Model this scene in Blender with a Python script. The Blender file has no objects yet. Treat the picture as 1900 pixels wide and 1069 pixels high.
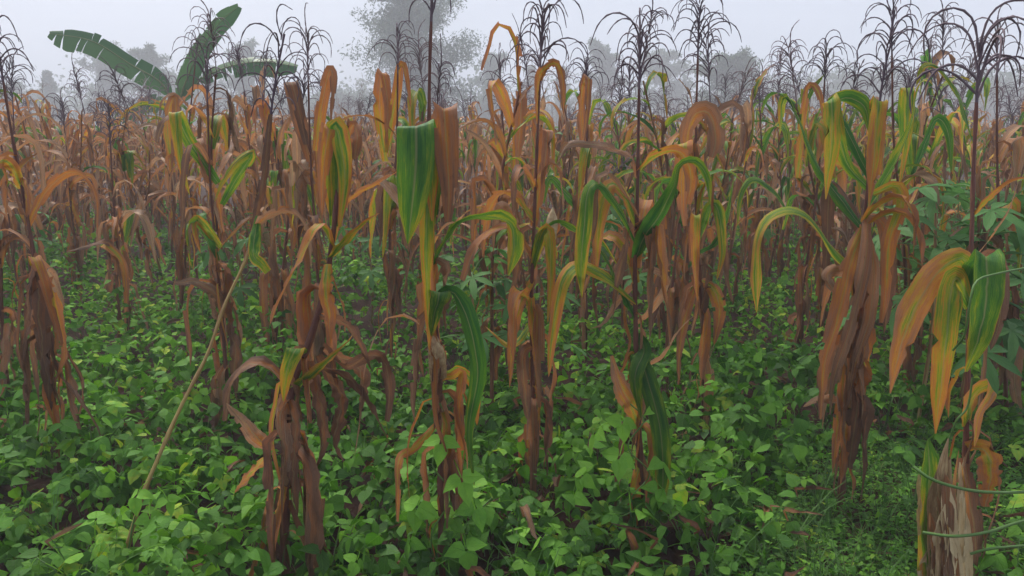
import bpy, math, random
import numpy as np
from mathutils import Vector, Matrix

# ------------------------------------------------------------------ camera, sky, sun, exposure
R = math.radians
scene = bpy.context.scene
CAM_H, PITCH, FPX = 1.58, R(11.7), 1370.0          # eye height (m), downward tilt, focal length in photo pixels
cam_d = bpy.data.cameras.new('camera'); cam = bpy.data.objects.new('camera', cam_d)
scene.collection.objects.link(cam); scene.camera = cam
cam.location = (0, 0, CAM_H); cam.rotation_euler = (math.pi / 2 - PITCH, 0, 0)
cam_d.sensor_width = 36.0; cam_d.lens = 36.0 * FPX / 1900.0
cam_d.clip_start = 0.05; cam_d.clip_end = 2000

SUN_EL, SUN_AZ = R(52), R(-30)      # behind cloud, in front-left of the camera (measured from +Y toward +X)
world = bpy.data.worlds.new('World'); scene.world = world; world.use_nodes = True
wn = world.node_tree; wn.nodes.clear()
w_out = wn.nodes.new('ShaderNodeOutputWorld'); w_bg = wn.nodes.new('ShaderNodeBackground')
w_sky = wn.nodes.new('ShaderNodeTexSky'); w_sky.sky_type = 'NISHITA'; w_sky.sun_disc = False
w_sky.sun_elevation = SUN_EL; w_sky.sun_rotation = SUN_AZ
w_sky.air_density = 1.0; w_sky.dust_density = 6.0; w_sky.ozone_density = 1.0
w_hs = wn.nodes.new('ShaderNodeHueSaturation'); w_hs.inputs['Saturation'].default_value = 0.42
w_mix = wn.nodes.new('ShaderNodeMix'); w_mix.data_type = 'RGBA'; w_mix.inputs[0].default_value = 0.8
w_mix.inputs[7].default_value = (2.35, 2.72, 3.5, 1)     # cloud deck
w_co = wn.nodes.new('ShaderNodeTexCoord'); w_no = wn.nodes.new('ShaderNodeTexNoise'); w_no.inputs['Scale'].default_value = 2.2; w_no.inputs['Detail'].default_value = 4
w_mr = wn.nodes.new('ShaderNodeMapRange'); w_mr.inputs[3].default_value = .86; w_mr.inputs[4].default_value = 1.14
w_mu = wn.nodes.new('ShaderNodeVectorMath'); w_mu.operation = 'SCALE'
wn.links.new(w_co.outputs['Generated'], w_no.inputs['Vector']); wn.links.new(w_no.outputs[0], w_mr.inputs[0])
wn.links.new(w_sky.outputs[0], w_hs.inputs['Color'])
wn.links.new(w_hs.outputs[0], w_mix.inputs[6])
wn.links.new(w_mix.outputs[2], w_mu.inputs[0]); wn.links.new(w_mr.outputs[0], w_mu.inputs['Scale']); wn.links.new(w_mu.outputs[0], w_bg.inputs[0]); w_bg.inputs[1].default_value = 0.10
wn.links.new(w_bg.outputs[0], w_out.inputs[0])

sun_d = bpy.data.lights.new('sun', 'SUN'); sun_d.energy = 1.5; sun_d.angle = R(16); sun_d.color = (1, 0.96, 0.9)
sun = bpy.data.objects.new('sun', sun_d); scene.collection.objects.link(sun)
sd = Vector((math.sin(SUN_AZ) * math.cos(SUN_EL), math.cos(SUN_AZ) * math.cos(SUN_EL), math.sin(SUN_EL)))
sun.rotation_euler = sd.to_track_quat('Z', 'Y').to_euler(); sun.location = (0, 0, 30)

scene.view_settings.view_transform = 'Standard'; scene.view_settings.look = 'None'
scene.view_settings.exposure = 1.42; scene.view_settings.gamma = 1.0
scene.view_settings.use_curve_mapping = False
cy = scene.cycles
cy.use_denoising = True
cy.max_bounces = 6; cy.diffuse_bounces = 3; cy.glossy_bounces = 2; cy.transmission_bounces = 3
cy.volume_bounces = 3; cy.transparent_max_bounces = 4
cy.use_adaptive_sampling = True; cy.adaptive_threshold = 0.02
scene.render.filter_size = 1.8

rng = random.Random(7); nrg = np.random.default_rng(7)
C = scene.collection

# ------------------------------------------------------------------ helpers
_fw = np.array((0, math.cos(PITCH), -math.sin(PITCH))); _up = np.array((0, math.sin(PITCH), math.cos(PITCH)))
def ray(px, py):
    return _fw + (px - 950) / FPX * np.array((1., 0, 0)) + (534.5 - py) / FPX * _up
def at(px, py, Y):
    d = ray(px, py); return np.array((0, 0, CAM_H)) + d * (Y / d[1])
def ground_at(px, py):
    d = ray(px, py); return np.array((0, 0, CAM_H)) + d * (-CAM_H / d[2])

def mesh_np(name, V, F, UV=None, mat=None, smooth=True, attr=None):
    """V Nx3, F list/array of equal-size polygons, UV per vertex."""
    V = np.asarray(V, dtype=np.float32); F = np.asarray(F, dtype=np.int32)
    m = bpy.data.meshes.new(name); n, k = F.shape
    m.vertices.add(len(V)); m.vertices.foreach_set('co', V.ravel())
    m.loops.add(n * k); m.loops.foreach_set('vertex_index', F.ravel())
    m.polygons.add(n); m.polygons.foreach_set('loop_start', np.arange(0, n * k, k, dtype=np.int32))
    if UV is not None:
        l = m.uv_layers.new(name='UVMap'); l.data.foreach_set('uv', np.asarray(UV, dtype=np.float32)[F.ravel()].ravel())
    if attr is not None:
        a = m.color_attributes.new('tint', 'FLOAT_COLOR', 'POINT'); a.data.foreach_set('color', np.asarray(attr, dtype=np.float32).ravel())
    m.polygons.foreach_set('use_smooth', np.full(n, smooth))
    m.update(calc_edges=True); m.validate()
    if mat: m.materials.append(mat)
    return m
def obj(name, mesh, parent=None, loc=None, rot=None, scale=None, color=None):
    o = bpy.data.objects.new(name, mesh); C.objects.link(o)
    if parent: o.parent = parent
    if loc is not None: o.location = tuple(float(x) for x in loc)
    if rot is not None: o.rotation_euler = tuple(float(x) for x in rot)
    if scale is not None: o.scale = (scale,) * 3 if isinstance(scale, (int, float)) else scale
    if color is not None: o.color = tuple(color) + (1,) * (4 - len(color))
    return o
def tag(o, label=None, cat=None, group=None, kind=None):
    if label: o['label'] = label
    if cat: o['category'] = cat
    if group: o['group'] = group
    if kind: o['kind'] = kind
    return o
def empty(name, loc, label, cat, group=None):
    o = bpy.data.objects.new(name, None); C.objects.link(o); o.location = tuple(float(x) for x in loc)
    o.empty_display_size = 0.1
    return tag(o, label, cat, group)
def unit(v):
    n = np.linalg.norm(v); return v / n if n > 1e-9 else v
def spline(P, n):
    """Catmull-Rom through P resampled to n points evenly by arc length."""
    P = np.asarray(P, dtype=float)
    if len(P) == 2: return P[0] + np.linspace(0, 1, n)[:, None] * (P[1] - P[0])
    Q = np.vstack([2 * P[0] - P[1], P, 2 * P[-1] - P[-2]]); out = []
    for i in range(1, len(Q) - 2):
        t = np.linspace(0, 1, 12, endpoint=False)[:, None]
        a, b, c, d = Q[i - 1], Q[i], Q[i + 1], Q[i + 2]
        out.append(0.5 * (2 * b + (c - a) * t + (2 * a - 5 * b + 4 * c - d) * t**2 + (3 * b - a - 3 * c + d) * t**3))
    out = np.vstack(out + [P[-1:]])
    s = np.concatenate([[0], np.cumsum(np.linalg.norm(np.diff(out, axis=0), axis=1))])
    q = np.linspace(0, s[-1], n)
    return np.stack([np.interp(q, s, out[:, k]) for k in range(3)], 1)
def tangents(P):
    T = np.gradient(P, axis=0); return T / np.maximum(np.linalg.norm(T, axis=1), 1e-9)[:, None]
def tube(P, r, sides=6, jit=0.0, cap=True):
    P = np.asarray(P, float); n = len(P); r = np.broadcast_to(np.asarray(r, float), (n,))
    T = tangents(P); s = unit(np.cross(T[0], (0.31, 0.9, 0.2))); V = []; UV = []
    ln = np.concatenate([[0], np.cumsum(np.linalg.norm(np.diff(P, axis=0), axis=1))])
    for i in range(n):
        s = unit(s - T[i] * np.dot(s, T[i])); b = np.cross(T[i], s)
        for k in range(sides):
            a = 2 * math.pi * k / sides
            rr = r[i] * (1 + jit * (nrg.random() - .5))
            V.append(P[i] + rr * (math.cos(a) * s + math.sin(a) * b)); UV.append((k / sides, ln[i]))
    F = [(i * sides + k, i * sides + (k + 1) % sides, (i + 1) * sides + (k + 1) % sides, (i + 1) * sides + k)
         for i in range(n - 1) for k in range(sides)]
    return np.array(V), np.array(F), np.array(UV)
def join(parts):
    V, F, U, o = [], [], [], 0
    for v, f, u in parts:
        V.append(v); F.append(np.asarray(f) + o); U.append(u); o += len(v)
    return np.vstack(V), np.vstack(F), np.vstack(U)

# ------------------------------------------------------------------ materials
def nodes(mat):
    mat.use_nodes = True; nt = mat.node_tree; nt.nodes.clear(); return nt
def nd(nt, typ, *ins, **props):
    n = nt.nodes.new('ShaderNode' + typ)
    for k, v in props.items(): setattr(n, k, v)
    for i, v in enumerate(ins):
        if v is None: continue
        if hasattr(v, 'is_output'): nt.links.new(v, n.inputs[i])
        else: n.inputs[i].default_value = v
    return n
def math_(nt, op, a, b=None, c=None, clamp=False):
    n = nd(nt, 'Math', a, b, c, operation=op); n.use_clamp = clamp; return n.outputs[0]
def mixc(nt, fac, a, b, blend='MIX'):
    n = nt.nodes.new('ShaderNodeMix'); n.data_type = 'RGBA'; n.blend_type = blend
    for i, v in ((0, fac), (6, a), (7, b)):
        if hasattr(v, 'is_output'): nt.links.new(v, n.inputs[i])
        else: n.inputs[i].default_value = v if i == 0 or len(v) == 4 else tuple(v) + (1,)
    return n.outputs[2]
def ramp(nt, fac, stops):
    n = nt.nodes.new('ShaderNodeValToRGB'); e = n.color_ramp.elements
    while len(e) < len(stops): e.new(0.5)
    for el, (p, c) in zip(e, stops): el.position = p; el.color = tuple(c) + (1,)
    nt.links.new(fac, n.inputs[0]); return n.outputs[0]
def noise(nt, vec, scale, detail=2.0, rough=0.5):
    n = nt.nodes.new('ShaderNodeTexNoise'); n.inputs['Scale'].default_value = scale
    n.inputs['Detail'].default_value = detail; n.inputs['Roughness'].default_value = rough
    if vec is not None: nt.links.new(vec, n.inputs['Vector'])
    return n.outputs[0]
def combine(nt, x, y, z): return nd(nt, 'CombineXYZ', x, y, z).outputs[0]
def leafy_out(nt, col, rough, spec, trans, bump_h=None, bump_s=0.3, dist=0.004, tcol=None):
    p = nt.nodes.new('ShaderNodeBsdfPrincipled'); nt.links.new(col, p.inputs['Base Color'])
    p.inputs['Roughness'].default_value = rough; p.inputs['Specular IOR Level'].default_value = spec
    t = nt.nodes.new('ShaderNodeBsdfTranslucent'); nt.links.new(tcol or col, t.inputs[0])
    if bump_h is not None:
        b = nt.nodes.new('ShaderNodeBump'); b.inputs['Strength'].default_value = bump_s; b.inputs['Distance'].default_value = dist
        nt.links.new(bump_h, b.inputs['Height']); nt.links.new(b.outputs[0], p.inputs['Normal'])
    m = nt.nodes.new('ShaderNodeMixShader'); m.inputs[0].default_value = trans
    nt.links.new(p.outputs[0], m.inputs[1]); nt.links.new(t.outputs[0], m.inputs[2])
    o = nt.nodes.new('ShaderNodeOutputMaterial'); nt.links.new(m.outputs[0], o.inputs[0])

def per_object(nt, from_attr):
    """(r, g, b, random): per-leaf tint from the object's colour, or from the mesh attribute for joined masses."""
    if from_attr:
        a = nt.nodes.new('ShaderNodeAttribute'); a.attribute_name = 'tint'; c = a.outputs['Color']
        s = nd(nt, 'SeparateColor', c); return s.outputs[0], s.outputs[1], s.outputs[2], s.outputs[1]
    oi = nt.nodes.new('ShaderNodeObjectInfo'); s = nd(nt, 'SeparateColor', oi.outputs['Color'])
    return s.outputs[0], s.outputs[1], s.outputs[2], oi.outputs['Random']

def maize_leaf_mat(name, from_attr=False):
    m = bpy.data.materials.new(name); nt = nodes(m)
    dry, hue, bri, rnd = per_object(nt, from_attr)
    uv = nt.nodes.new('ShaderNodeUVMap'); s = nd(nt, 'SeparateXYZ', uv.outputs[0]); u, v = s.outputs[0], s.outputs[1]
    r50 = math_(nt, 'MULTIPLY', rnd, 53.0)
    n1 = noise(nt, combine(nt, math_(nt, 'MULTIPLY', u, 4.5), math_(nt, 'MULTIPLY', v, 3.6), r50), 1.0, 7, .68)
    st = noise(nt, combine(nt, math_(nt, 'MULTIPLY', u, 62.0), math_(nt, 'MULTIPLY', v, 2.4), r50), 1.0, 3, .6)
    sp = noise(nt, combine(nt, math_(nt, 'MULTIPLY', u, 9.0), math_(nt, 'MULTIPLY', v, 30.0), r50), 1.0, 2)
    edge = math_(nt, 'ABSOLUTE', math_(nt, 'SUBTRACT', u, 0.5))
    d = math_(nt, 'MULTIPLY_ADD', math_(nt, 'SUBTRACT', n1, .5), 1.2, dry)
    d = math_(nt, 'MULTIPLY_ADD', math_(nt, 'SUBTRACT', edge, .25), .42, d)
    d = math_(nt, 'MULTIPLY_ADD', math_(nt, 'SUBTRACT', v, .5), .30, d)
    d = math_(nt, 'MULTIPLY_ADD', math_(nt, 'SUBTRACT', st, .5), .46, d)
    col = ramp(nt, d, [(0.0, (.030, .125, .022)), (.26, (.095, .220, .020)), (.40, (.28, .32, .020)), (.50, (.52, .28, .024)),
                       (.60, (.50, .165, .030)), (.70, (.42, .150, .050)), (.85, (.33, .140, .070)), (1.0, (.19, .094, .060))])
    # pale bleached streaks, dark mould specks, midrib
    pale = math_(nt, 'MULTIPLY', math_(nt, 'SMOOTH_MIN', 1.0, math_(nt, 'MULTIPLY', hue, .8), .1), math_(nt, 'MULTIPLY_ADD', st, 2.2, -.75, clamp=True))
    pale = math_(nt, 'MULTIPLY', pale, math_(nt, 'MULTIPLY_ADD', d, 2.5, -1.0, clamp=True), clamp=True)
    col = mixc(nt, pale, col, (.52, .37, .21))
    speck = math_(nt, 'MULTIPLY', math_(nt, 'MULTIPLY_ADD', sp, 5.0, -3.1, clamp=True), math_(nt, 'MULTIPLY', dry, .6))
    col = mixc(nt, speck, col, (.06, .035, .028))
    rib = math_(nt, 'MULTIPLY_ADD', edge, -20.0, 1.0, clamp=True)
    col = mixc(nt, math_(nt, 'MULTIPLY', rib, .6), col, (.34, .30, .13))
    stv = math_(nt, 'MULTIPLY_ADD', st, .6, .75)
    k = math_(nt, 'MULTIPLY', bri, stv)
    col = mixc(nt, 1.0, col, combine(nt, k, k, k), 'MULTIPLY')
    leafy_out(nt, col, .5, .26, .32, st, .8, .005)
    return m
M = {}
M['leaf'] = maize_leaf_mat('maize_leaf'); M['leaf_mass'] = maize_leaf_mat('maize_leaf_mass', True)

def stalk_mat(name, stops, rough=.6):
    m = bpy.data.materials.new(name); nt = nodes(m)
    oi = nt.nodes.new('ShaderNodeObjectInfo'); uv = nt.nodes.new('ShaderNodeUVMap'); s = nd(nt, 'SeparateXYZ', uv.outputs[0])
    r50 = math_(nt, 'MULTIPLY', oi.outputs['Random'], 37.0)
    n1 = noise(nt, combine(nt, math_(nt, 'MULTIPLY', s.outputs[0], 5.0), math_(nt, 'MULTIPLY', s.outputs[1], 9.0), r50), 1.0, 4, .65)
    n2 = noise(nt, combine(nt, math_(nt, 'MULTIPLY', s.outputs[0], 22.0), math_(nt, 'MULTIPLY', s.outputs[1], 3.0), r50), 1.0, 2)
    f = math_(nt, 'MULTIPLY_ADD', math_(nt, 'SUBTRACT', n2, .5), .5, n1)
    sc = nd(nt, 'SeparateColor', oi.outputs['Color'])
    f = math_(nt, 'ADD', f, math_(nt, 'SUBTRACT', sc.outputs[0], .5))
    col = ramp(nt, f, stops)
    k = sc.outputs[2]; col = mixc(nt, 1.0, col, combine(nt, k, k, k), 'MULTIPLY')
    leafy_out(nt, col, rough, .35, .02, n2, .6, .003)
    return m
M['stalk'] = stalk_mat('maize_stalk', [(.1, (.075, .030, .028)), (.45, (.17, .066, .045)), (.65, (.26, .12, .06)), (.95, (.42, .30, .10))])
M['husk'] = stalk_mat('dry_husk', [(.15, (.14, .072, .045)), (.5, (.36, .23, .11)), (.85, (.56, .44, .24))], .6)
M['tassel'] = stalk_mat('dry_tassel', [(.2, (.095, .066, .088)), (.6, (.19, .135, .145)), (.95, (.30, .23, .20))], .8)
M['bark'] = stalk_mat('tree_bark', [(.2, (.06, .05, .045)), (.8, (.16, .13, .11))], .9)
M['vine'] = stalk_mat('green_vine', [(.2, (.045, .105, .025)), (.8, (.11, .20, .045))], .5)
M['pseudostem'] = stalk_mat('banana_stem', [(.2, (.07, .10, .04)), (.8, (.16, .19, .07))], .6)

def green_mat(name, dark, mid, light, yellow, from_attr=False, rough=.55, trans=.33, veins=True, spec=.14):
    m = bpy.data.materials.new(name); nt = nodes(m)
    a, b, c, rnd = per_object(nt, from_attr)
    uv = nt.nodes.new('ShaderNodeUVMap'); s = nd(nt, 'SeparateXYZ', uv.outputs[0]); u, v = s.outputs[0], s.outputs[1]
    geo = nt.nodes.new('ShaderNodeNewGeometry')
    n1 = noise(nt, combine(nt, math_(nt, 'MULTIPLY', u, 3.0), math_(nt, 'MULTIPLY', v, 3.0), math_(nt, 'MULTIPLY', rnd, 41.0)), 1.0, 3)
    f = math_(nt, 'MULTIPLY_ADD', math_(nt, 'SUBTRACT', n1, .5), .35, a)
    col = ramp(nt, f, [(.05, dark), (.5, mid), (.88, light), (1.0, yellow)])
    hgt = n1
    if veins:
        e = math_(nt, 'ABSOLUTE', math_(nt, 'SUBTRACT', u, .5))
        w = math_(nt, 'FRACT', math_(nt, 'MULTIPLY_ADD', e, -5.0, math_(nt, 'MULTIPLY', v, 6.0)))
        vein = math_(nt, 'MULTIPLY_ADD', math_(nt, 'ABSOLUTE', math_(nt, 'SUBTRACT', w, .5)), -9.0, 1.0, clamp=True)
        rib = math_(nt, 'MULTIPLY_ADD', e, -30.0, 1.0, clamp=True)
        vn = math_(nt, 'MAXIMUM', math_(nt, 'MULTIPLY', vein, .5), rib)
        col = mixc(nt, math_(nt, 'MULTIPLY', vn, .35), col, light)
        hgt = math_(nt, 'MULTIPLY_ADD', vn, -.7, n1)
    holes = noise(nt, combine(nt, math_(nt, 'MULTIPLY', u, 7.0), math_(nt, 'MULTIPLY', v, 7.0), math_(nt, 'MULTIPLY', rnd, 91.0)), 1.0, 2)
    col = mixc(nt, math_(nt, 'MULTIPLY_ADD', holes, 8.0, -5.6, clamp=True), col, (.17, .12, .04))
    col = mixc(nt, math_(nt, 'MULTIPLY', geo.outputs['Backfacing'], .25), col, (.15, .27, .09))
    k = c; col = mixc(nt, 1.0, col, combine(nt, k, k, k), 'MULTIPLY')
    leafy_out(nt, col, rough, spec, trans, hgt, .6, .006)
    return m
BG = ((.017, .070, .008), (.080, .240, .014), (.205, .450, .030), (.44, .50, .03))
M['bean'] = green_mat('bean_leaf', *BG); M['bean_mass'] = green_mat('bean_leaf_mass', *BG, from_attr=True)
M['cassava'] = green_mat('cassava_leaf', (.028, .090, .026), (.066, .180, .042), (.14, .28, .080), (.28, .35, .06))
M['banana'] = green_mat('banana_leaf', (.025, .085, .03), (.045, .13, .045), (.09, .19, .06), (.2, .26, .06), veins=False, rough=.4)
M['grass'] = green_mat('grass_blade', (.03, .085, .02), (.06, .15, .03), (.11, .21, .05), (.22, .22, .07), from_attr=True, veins=False)
M['crown'] = green_mat('tree_foliage', (.020, .050, .026), (.035, .075, .036), (.055, .105, .048), (.09, .12, .05), from_attr=True, veins=False)

def soil_mat():
    m = bpy.data.materials.new('red_soil'); nt = nodes(m)
    g = nt.nodes.new('ShaderNodeNewGeometry'); n1 = noise(nt, g.outputs['Position'], 2.2, 6, .65); n2 = noise(nt, g.outputs['Position'], 22, 5, .7)
    col = ramp(nt, math_(nt, 'MULTIPLY_ADD', math_(nt, 'SUBTRACT', n2, .5), .6, n1), [(.25, (.020, .009, .007)), (.55, (.052, .021, .014)), (.8, (.10, .044, .027))])
    leafy_out(nt, col, .9, .2, 0.0, n2, 1.0, .03)
    return m
M['soil'] = soil_mat()

# ------------------------------------------------------------------ ground
def gheight(x, y):
    x = np.asarray(x, float); y = np.asarray(y, float)
    return .035 * np.sin(x * 2.1 + .7 * np.sin(y * 1.3)) * np.cos(y * 2.6 + x * .6) + .02 * np.sin(x * 5.3 + y * 3.7) - .02
def make_ground():
    xs = np.concatenate([np.linspace(-145, -14, 24), np.linspace(-13, 13, 150), np.linspace(14, 145, 24)])
    ys = np.concatenate([np.linspace(-12, 0.5, 8), np.linspace(1, 16, 110), np.linspace(17, 185, 50)])
    X, Y = np.meshgrid(xs, ys); Z = gheight(X, Y)
    nx, ny = len(xs), len(ys); V = np.stack([X.ravel(), Y.ravel(), Z.ravel()], 1)
    i = np.arange(ny - 1)[:, None] * nx + np.arange(nx - 1)[None]; i = i.ravel()
    tag(obj('ground', mesh_np('ground', V, np.stack([i, i + 1, i + nx + 1, i + nx], 1), mat=M['soil'])), kind='structure')
make_ground()

# ------------------------------------------------------------------ maize leaf shapes
ACR = np.array((-1, -.55, 0, .55, 1.))
def ribbon(P, W, S, gutter=.25, wave=.0, crumple=.0, rnd=None, ragged=0.0):
    """Leaf surface: centre line P, half widths W, side vectors S; V-shaped gutter, wavy and crumpled edges."""
    r = rnd or rng; n = len(P); T = tangents(P); Nn = np.cross(T, S)
    Nn /= np.maximum(np.linalg.norm(Nn, axis=1), 1e-9)[:, None]
    s = np.linspace(0, 1, n); V = np.zeros((n, 5, 3)); UV = np.zeros((n, 5, 2))
    f1, f2, p1, p2, p3 = r.uniform(14, 24), r.uniform(5, 9), r.uniform(0, 6), r.uniform(0, 6), r.uniform(0, 6)
    for k, a in enumerate(ACR):
        lift = gutter * abs(a) ** 1.3 * W
        lift = lift + wave * abs(a) ** 1.5 * W * np.sin(s * f1 + (p1 if a < 0 else p2))
        lift = lift + crumple * W * (np.sin(s * f2 + p3 + a * 2.1) * .45 + np.sin(s * f1 * 1.7 + a * 3.3 + p1) * .28 + np.array([r.uniform(-.3, .3) for _ in range(n)]))
        rag = 1 - (np.abs(a) > .9) * np.array([ragged * .3 * r.random() + (r.uniform(.2, .75) if r.random() < ragged * .16 else 0) for _ in range(n)])
        V[:, k] = P + S * (a * W * rag)[:, None] + Nn * lift[:, None]
        UV[:, k, 0] = (a + 1) / 2; UV[:, k, 1] = s
    i = (np.arange(n - 1)[:, None] * 5 + np.arange(4)[None]); keep = np.ones((n - 1, 4), bool)
    if ragged > .1 and n > 9:
        for _ in range(r.randint(1, 4)):
            a = r.randint(2, n - 3); keep[a:a + r.randint(1, 2), r.choice((0, 3))] = False
        if r.random() < .5: keep[int(n * r.uniform(.74, .9)):, r.choice((0, 3))] = False
        if r.random() < .3: keep[int(n * r.uniform(.85, .95)):, :] = False
    i = i[keep]
    return V.reshape(-1, 3), np.stack([i, i + 1, i + 6, i + 5], 1), UV.reshape(-1, 2)
def blade_w(s, base=.55):
    s = np.asarray(s); return np.minimum(base + (1 - base) * np.clip(s / .22, 0, 1), 1) * np.clip((1 - s) / .55, 0, 1) ** .62 + .012
def rotate(v, ax, a):
    return v * math.cos(a) + np.cross(ax, v) * math.sin(a) + ax * np.dot(ax, v) * (1 - math.cos(a))

def random_leaf(kind, L, W, r, n=17):
    """A leaf leaving the stalk along +X, in metres, its foot at the origin."""
    s = np.linspace(0, 1, n); ds = L / (n - 1)
    if kind == 'strap':      # stiff rise, sharp fold, hangs straight down
        e0 = r.uniform(52, 82); kf = r.uniform(.15, .55); e1 = r.uniform(-91, -68); wd = r.uniform(.018, .07)
        el = e0 - 18 * np.clip(s / kf, 0, 1) + (e1 - e0 + 18) / (1 + np.exp(-(s - kf) / wd))
    elif kind == 'arch':
        e0 = r.uniform(50, 72); pw = r.uniform(.9, 1.4); el = e0 - (e0 + r.uniform(70, 88)) * np.clip(s * 1.15, 0, 1) ** pw
    elif kind in ('flop', 'strip'):     # breaks right at the stalk and lies against it
        el = 25 - 112 / (1 + np.exp(-(s - .07) / .025)) + (7 if kind == 'flop' else 16) * np.sin(s * 7 + r.uniform(0, 6))
    else:                    # upright young blade
        e0 = r.uniform(68, 80); el = e0 - r.uniform(25, 60) * s ** 1.6
    el = np.radians(el + 5 * np.sin(s * r.uniform(6, 14) + r.uniform(0, 6))); yaw = np.radians(r.uniform(-30, 30) * s + r.uniform(-18, 18) * np.sin(s * r.uniform(3, 9)))
    D = np.stack([np.cos(el) * np.cos(yaw), np.cos(el) * np.sin(yaw), np.sin(el)], 1)
    P = np.vstack([[0, 0, 0], np.cumsum(D[:-1] * ds, axis=0)])
    T = tangents(P); tw = r.uniform(-2.2, 2.2); S = np.zeros((n, 3)); prev = np.array((0, 1., 0))
    for i in range(n):
        x = unit(prev - T[i] * np.dot(prev, T[i])); prev = x
        S[i] = rotate(x, T[i], tw * max(0, s[i] - .2))
    Wd = W * .5 * blade_w(s)
    if kind == 'flop': Wd = Wd * (.55 + .45 * np.abs(np.sin(s * r.uniform(3, 8) + r.uniform(0, 3))))
    return ribbon(P, Wd, S, gutter=r.uniform(.2, .9) if kind in ('strap', 'arch', 'up') else r.uniform(.5, 1.2), wave=r.uniform(.1, .35),
                  crumple={'flop': .5, 'strap': .26}.get(kind, .2), rnd=r, ragged=.35 if kind == 'flop' else .12)

POOL = {}
for kind, cnt in (('strap', 30), ('arch', 24), ('flop', 20), ('strip', 14), ('up', 5)):
    POOL[kind] = []
    for i in range(cnt):
        L = {'strap': rng.uniform(.5, .85), 'arch': rng.uniform(.45, .75), 'flop': rng.uniform(.35, .7), 'strip': rng.uniform(.2, .5), 'up': rng.uniform(.3, .5)}[kind]
        W = {'strap': rng.uniform(.045, .095), 'arch': rng.uniform(.035, .075), 'flop': rng.uniform(.04, .085), 'strip': rng.uniform(.010, .028), 'up': .05}[kind]
        v, f, u = random_leaf(kind, L, W, rng, 15); POOL[kind].append(mesh_np('maize_leaf_' + kind, v, f, u, M['leaf']))

def stalk_geo(P, r0, r1, n=26, sides=7):
    Q = spline(P, n); s = np.linspace(0, 1, n); r = r0 + (r1 - r0) * s ** .8
    r = r * (1 + .28 * (np.arange(n) % 4 == 0)); return tube(Q, r, sides)
STALKS = []
for i in range(8):
    h = 1.62; P = [(0, 0, -.05)]
    for k in range(1, 5): P.append((rng.uniform(-.035, .035) * k * .7, rng.uniform(-.035, .035) * k * .7, h * k / 4))
    v, f, u = stalk_geo(P, .0125, .0055, 22, 6); STALKS.append((mesh_np('maize_stalk', v, f, u, M['stalk']), np.array(P)))

def tassel_branch(L, e0, e1, r, thick=.0036, n=9, sides=4):
    s = np.linspace(0, 1, n); q_ = np.clip((s - r.uniform(.0, .15)) / r.uniform(.7, .95), 0, 1); el = np.radians(e0 + (e1 - e0) * q_ * q_ * (3 - 2 * q_)); yaw = np.radians(r.uniform(-25, 25) * s)
    D = np.stack([np.cos(el) * np.cos(yaw), np.cos(el) * np.sin(yaw), np.sin(el)], 1)
    P = np.vstack([[0, 0, 0], np.cumsum(D[:-1] * L / (n - 1), axis=0)])
    return tube(P, thick * (1 - .55 * s ** 3) * (.8 + .4 * (np.arange(n) % 2)), sides, .35)
def turn(v, az, z): 
    c, s_ = math.cos(az), math.sin(az); return v @ np.array(((c, s_, 0), (-s_, c, 0), (0, 0, 1))) + np.array((0, 0, z))
def tassel_geo(r, nb=None, L=None, n=9, sides=4):
    nb = nb or r.randint(16, 26); L = L or r.uniform(.18, .27); H = r.uniform(.20, .30)
    bend = r.uniform(-.03, .03); parts = [tube([(0, 0, -.12), (bend * .2, 0, H * .5), (bend, bend, H)], (.0038, .0034, .0026), 5)]
    parts.append(tassel_branch(L * .9, 86, r.uniform(20, 80), r)); parts[-1] = (parts[-1][0] + np.array((bend, bend, H * .96)), *parts[-1][1:])
    for k in range(nb):
        v, f, u = tassel_branch(L * r.uniform(.7, 1.15), r.uniform(38, 80), r.uniform(-100, -60), r, r.uniform(.0026, .0033), n, sides)
        parts.append((turn(v, r.uniform(0, 6.283), H * (k / nb) ** .8), f, u))
    return join(parts)
TASSELS = []
for i in range(10):
    v, f, u = tassel_geo(rng); TASSELS.append(mesh_np('maize_tassel', v, f, u, M['tassel']))
BRANCH = []
for i in range(14):
    v, f, u = tassel_branch(rng.uniform(.16, .30), rng.uniform(40, 80), rng.uniform(-100, -62), rng, .0030, 13, 5)
    BRANCH.append(mesh_np('tassel_branch', v, f, u, M['tassel']))

def ear_geo(r, L=.2, W=.032):
    n, sd = 12, 12; V = []; UV = []
    for i in range(n):
        t = i / (n - 1); rad = W * (math.sin(math.pi * min(1, t * .62 + .17)) ** .9) * (1 if t < .75 else max(.06, 1 - ((t - .75) / .25) ** 1.4))
        for k in range(sd):
            a = 2 * math.pi * k / sd; rr = rad * (1 + .13 * math.sin(a * 3 + t * 1.5) + .05 * math.sin(a * 7 + t * 9))
            V.append((rr * math.cos(a) + .03 * t * t, rr * math.sin(a), L * t)); UV.append((k / sd, t))
    F = [(i * sd + k, i * sd + (k + 1) % sd, (i + 1) * sd + (k + 1) % sd, (i + 1) * sd + k) for i in range(n - 1) for k in range(sd)]
    return np.array(V), np.array(F), np.array(UV)
EARS = []
for i in range(4):
    v, f, u = ear_geo(rng, rng.uniform(.17, .23), rng.uniform(.024, .032)); EARS.append(mesh_np('maize_ear', v, f, u, M['husk']))

def pick_tint(r, green):
    """green: share of leaves still green."""
    x = r.random()
    if x < green * .45: d = r.uniform(.12, .32)
    elif x < green: d = r.uniform(.32, .5)
    else: d = r.uniform(.62, .98)
    if d > .6 and r.random() < .28: return (r.uniform(.85, 1.05), 1.0, r.uniform(1.0, 1.35))
    return (d, r.random(), r.uniform(.75, 1.35))

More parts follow.
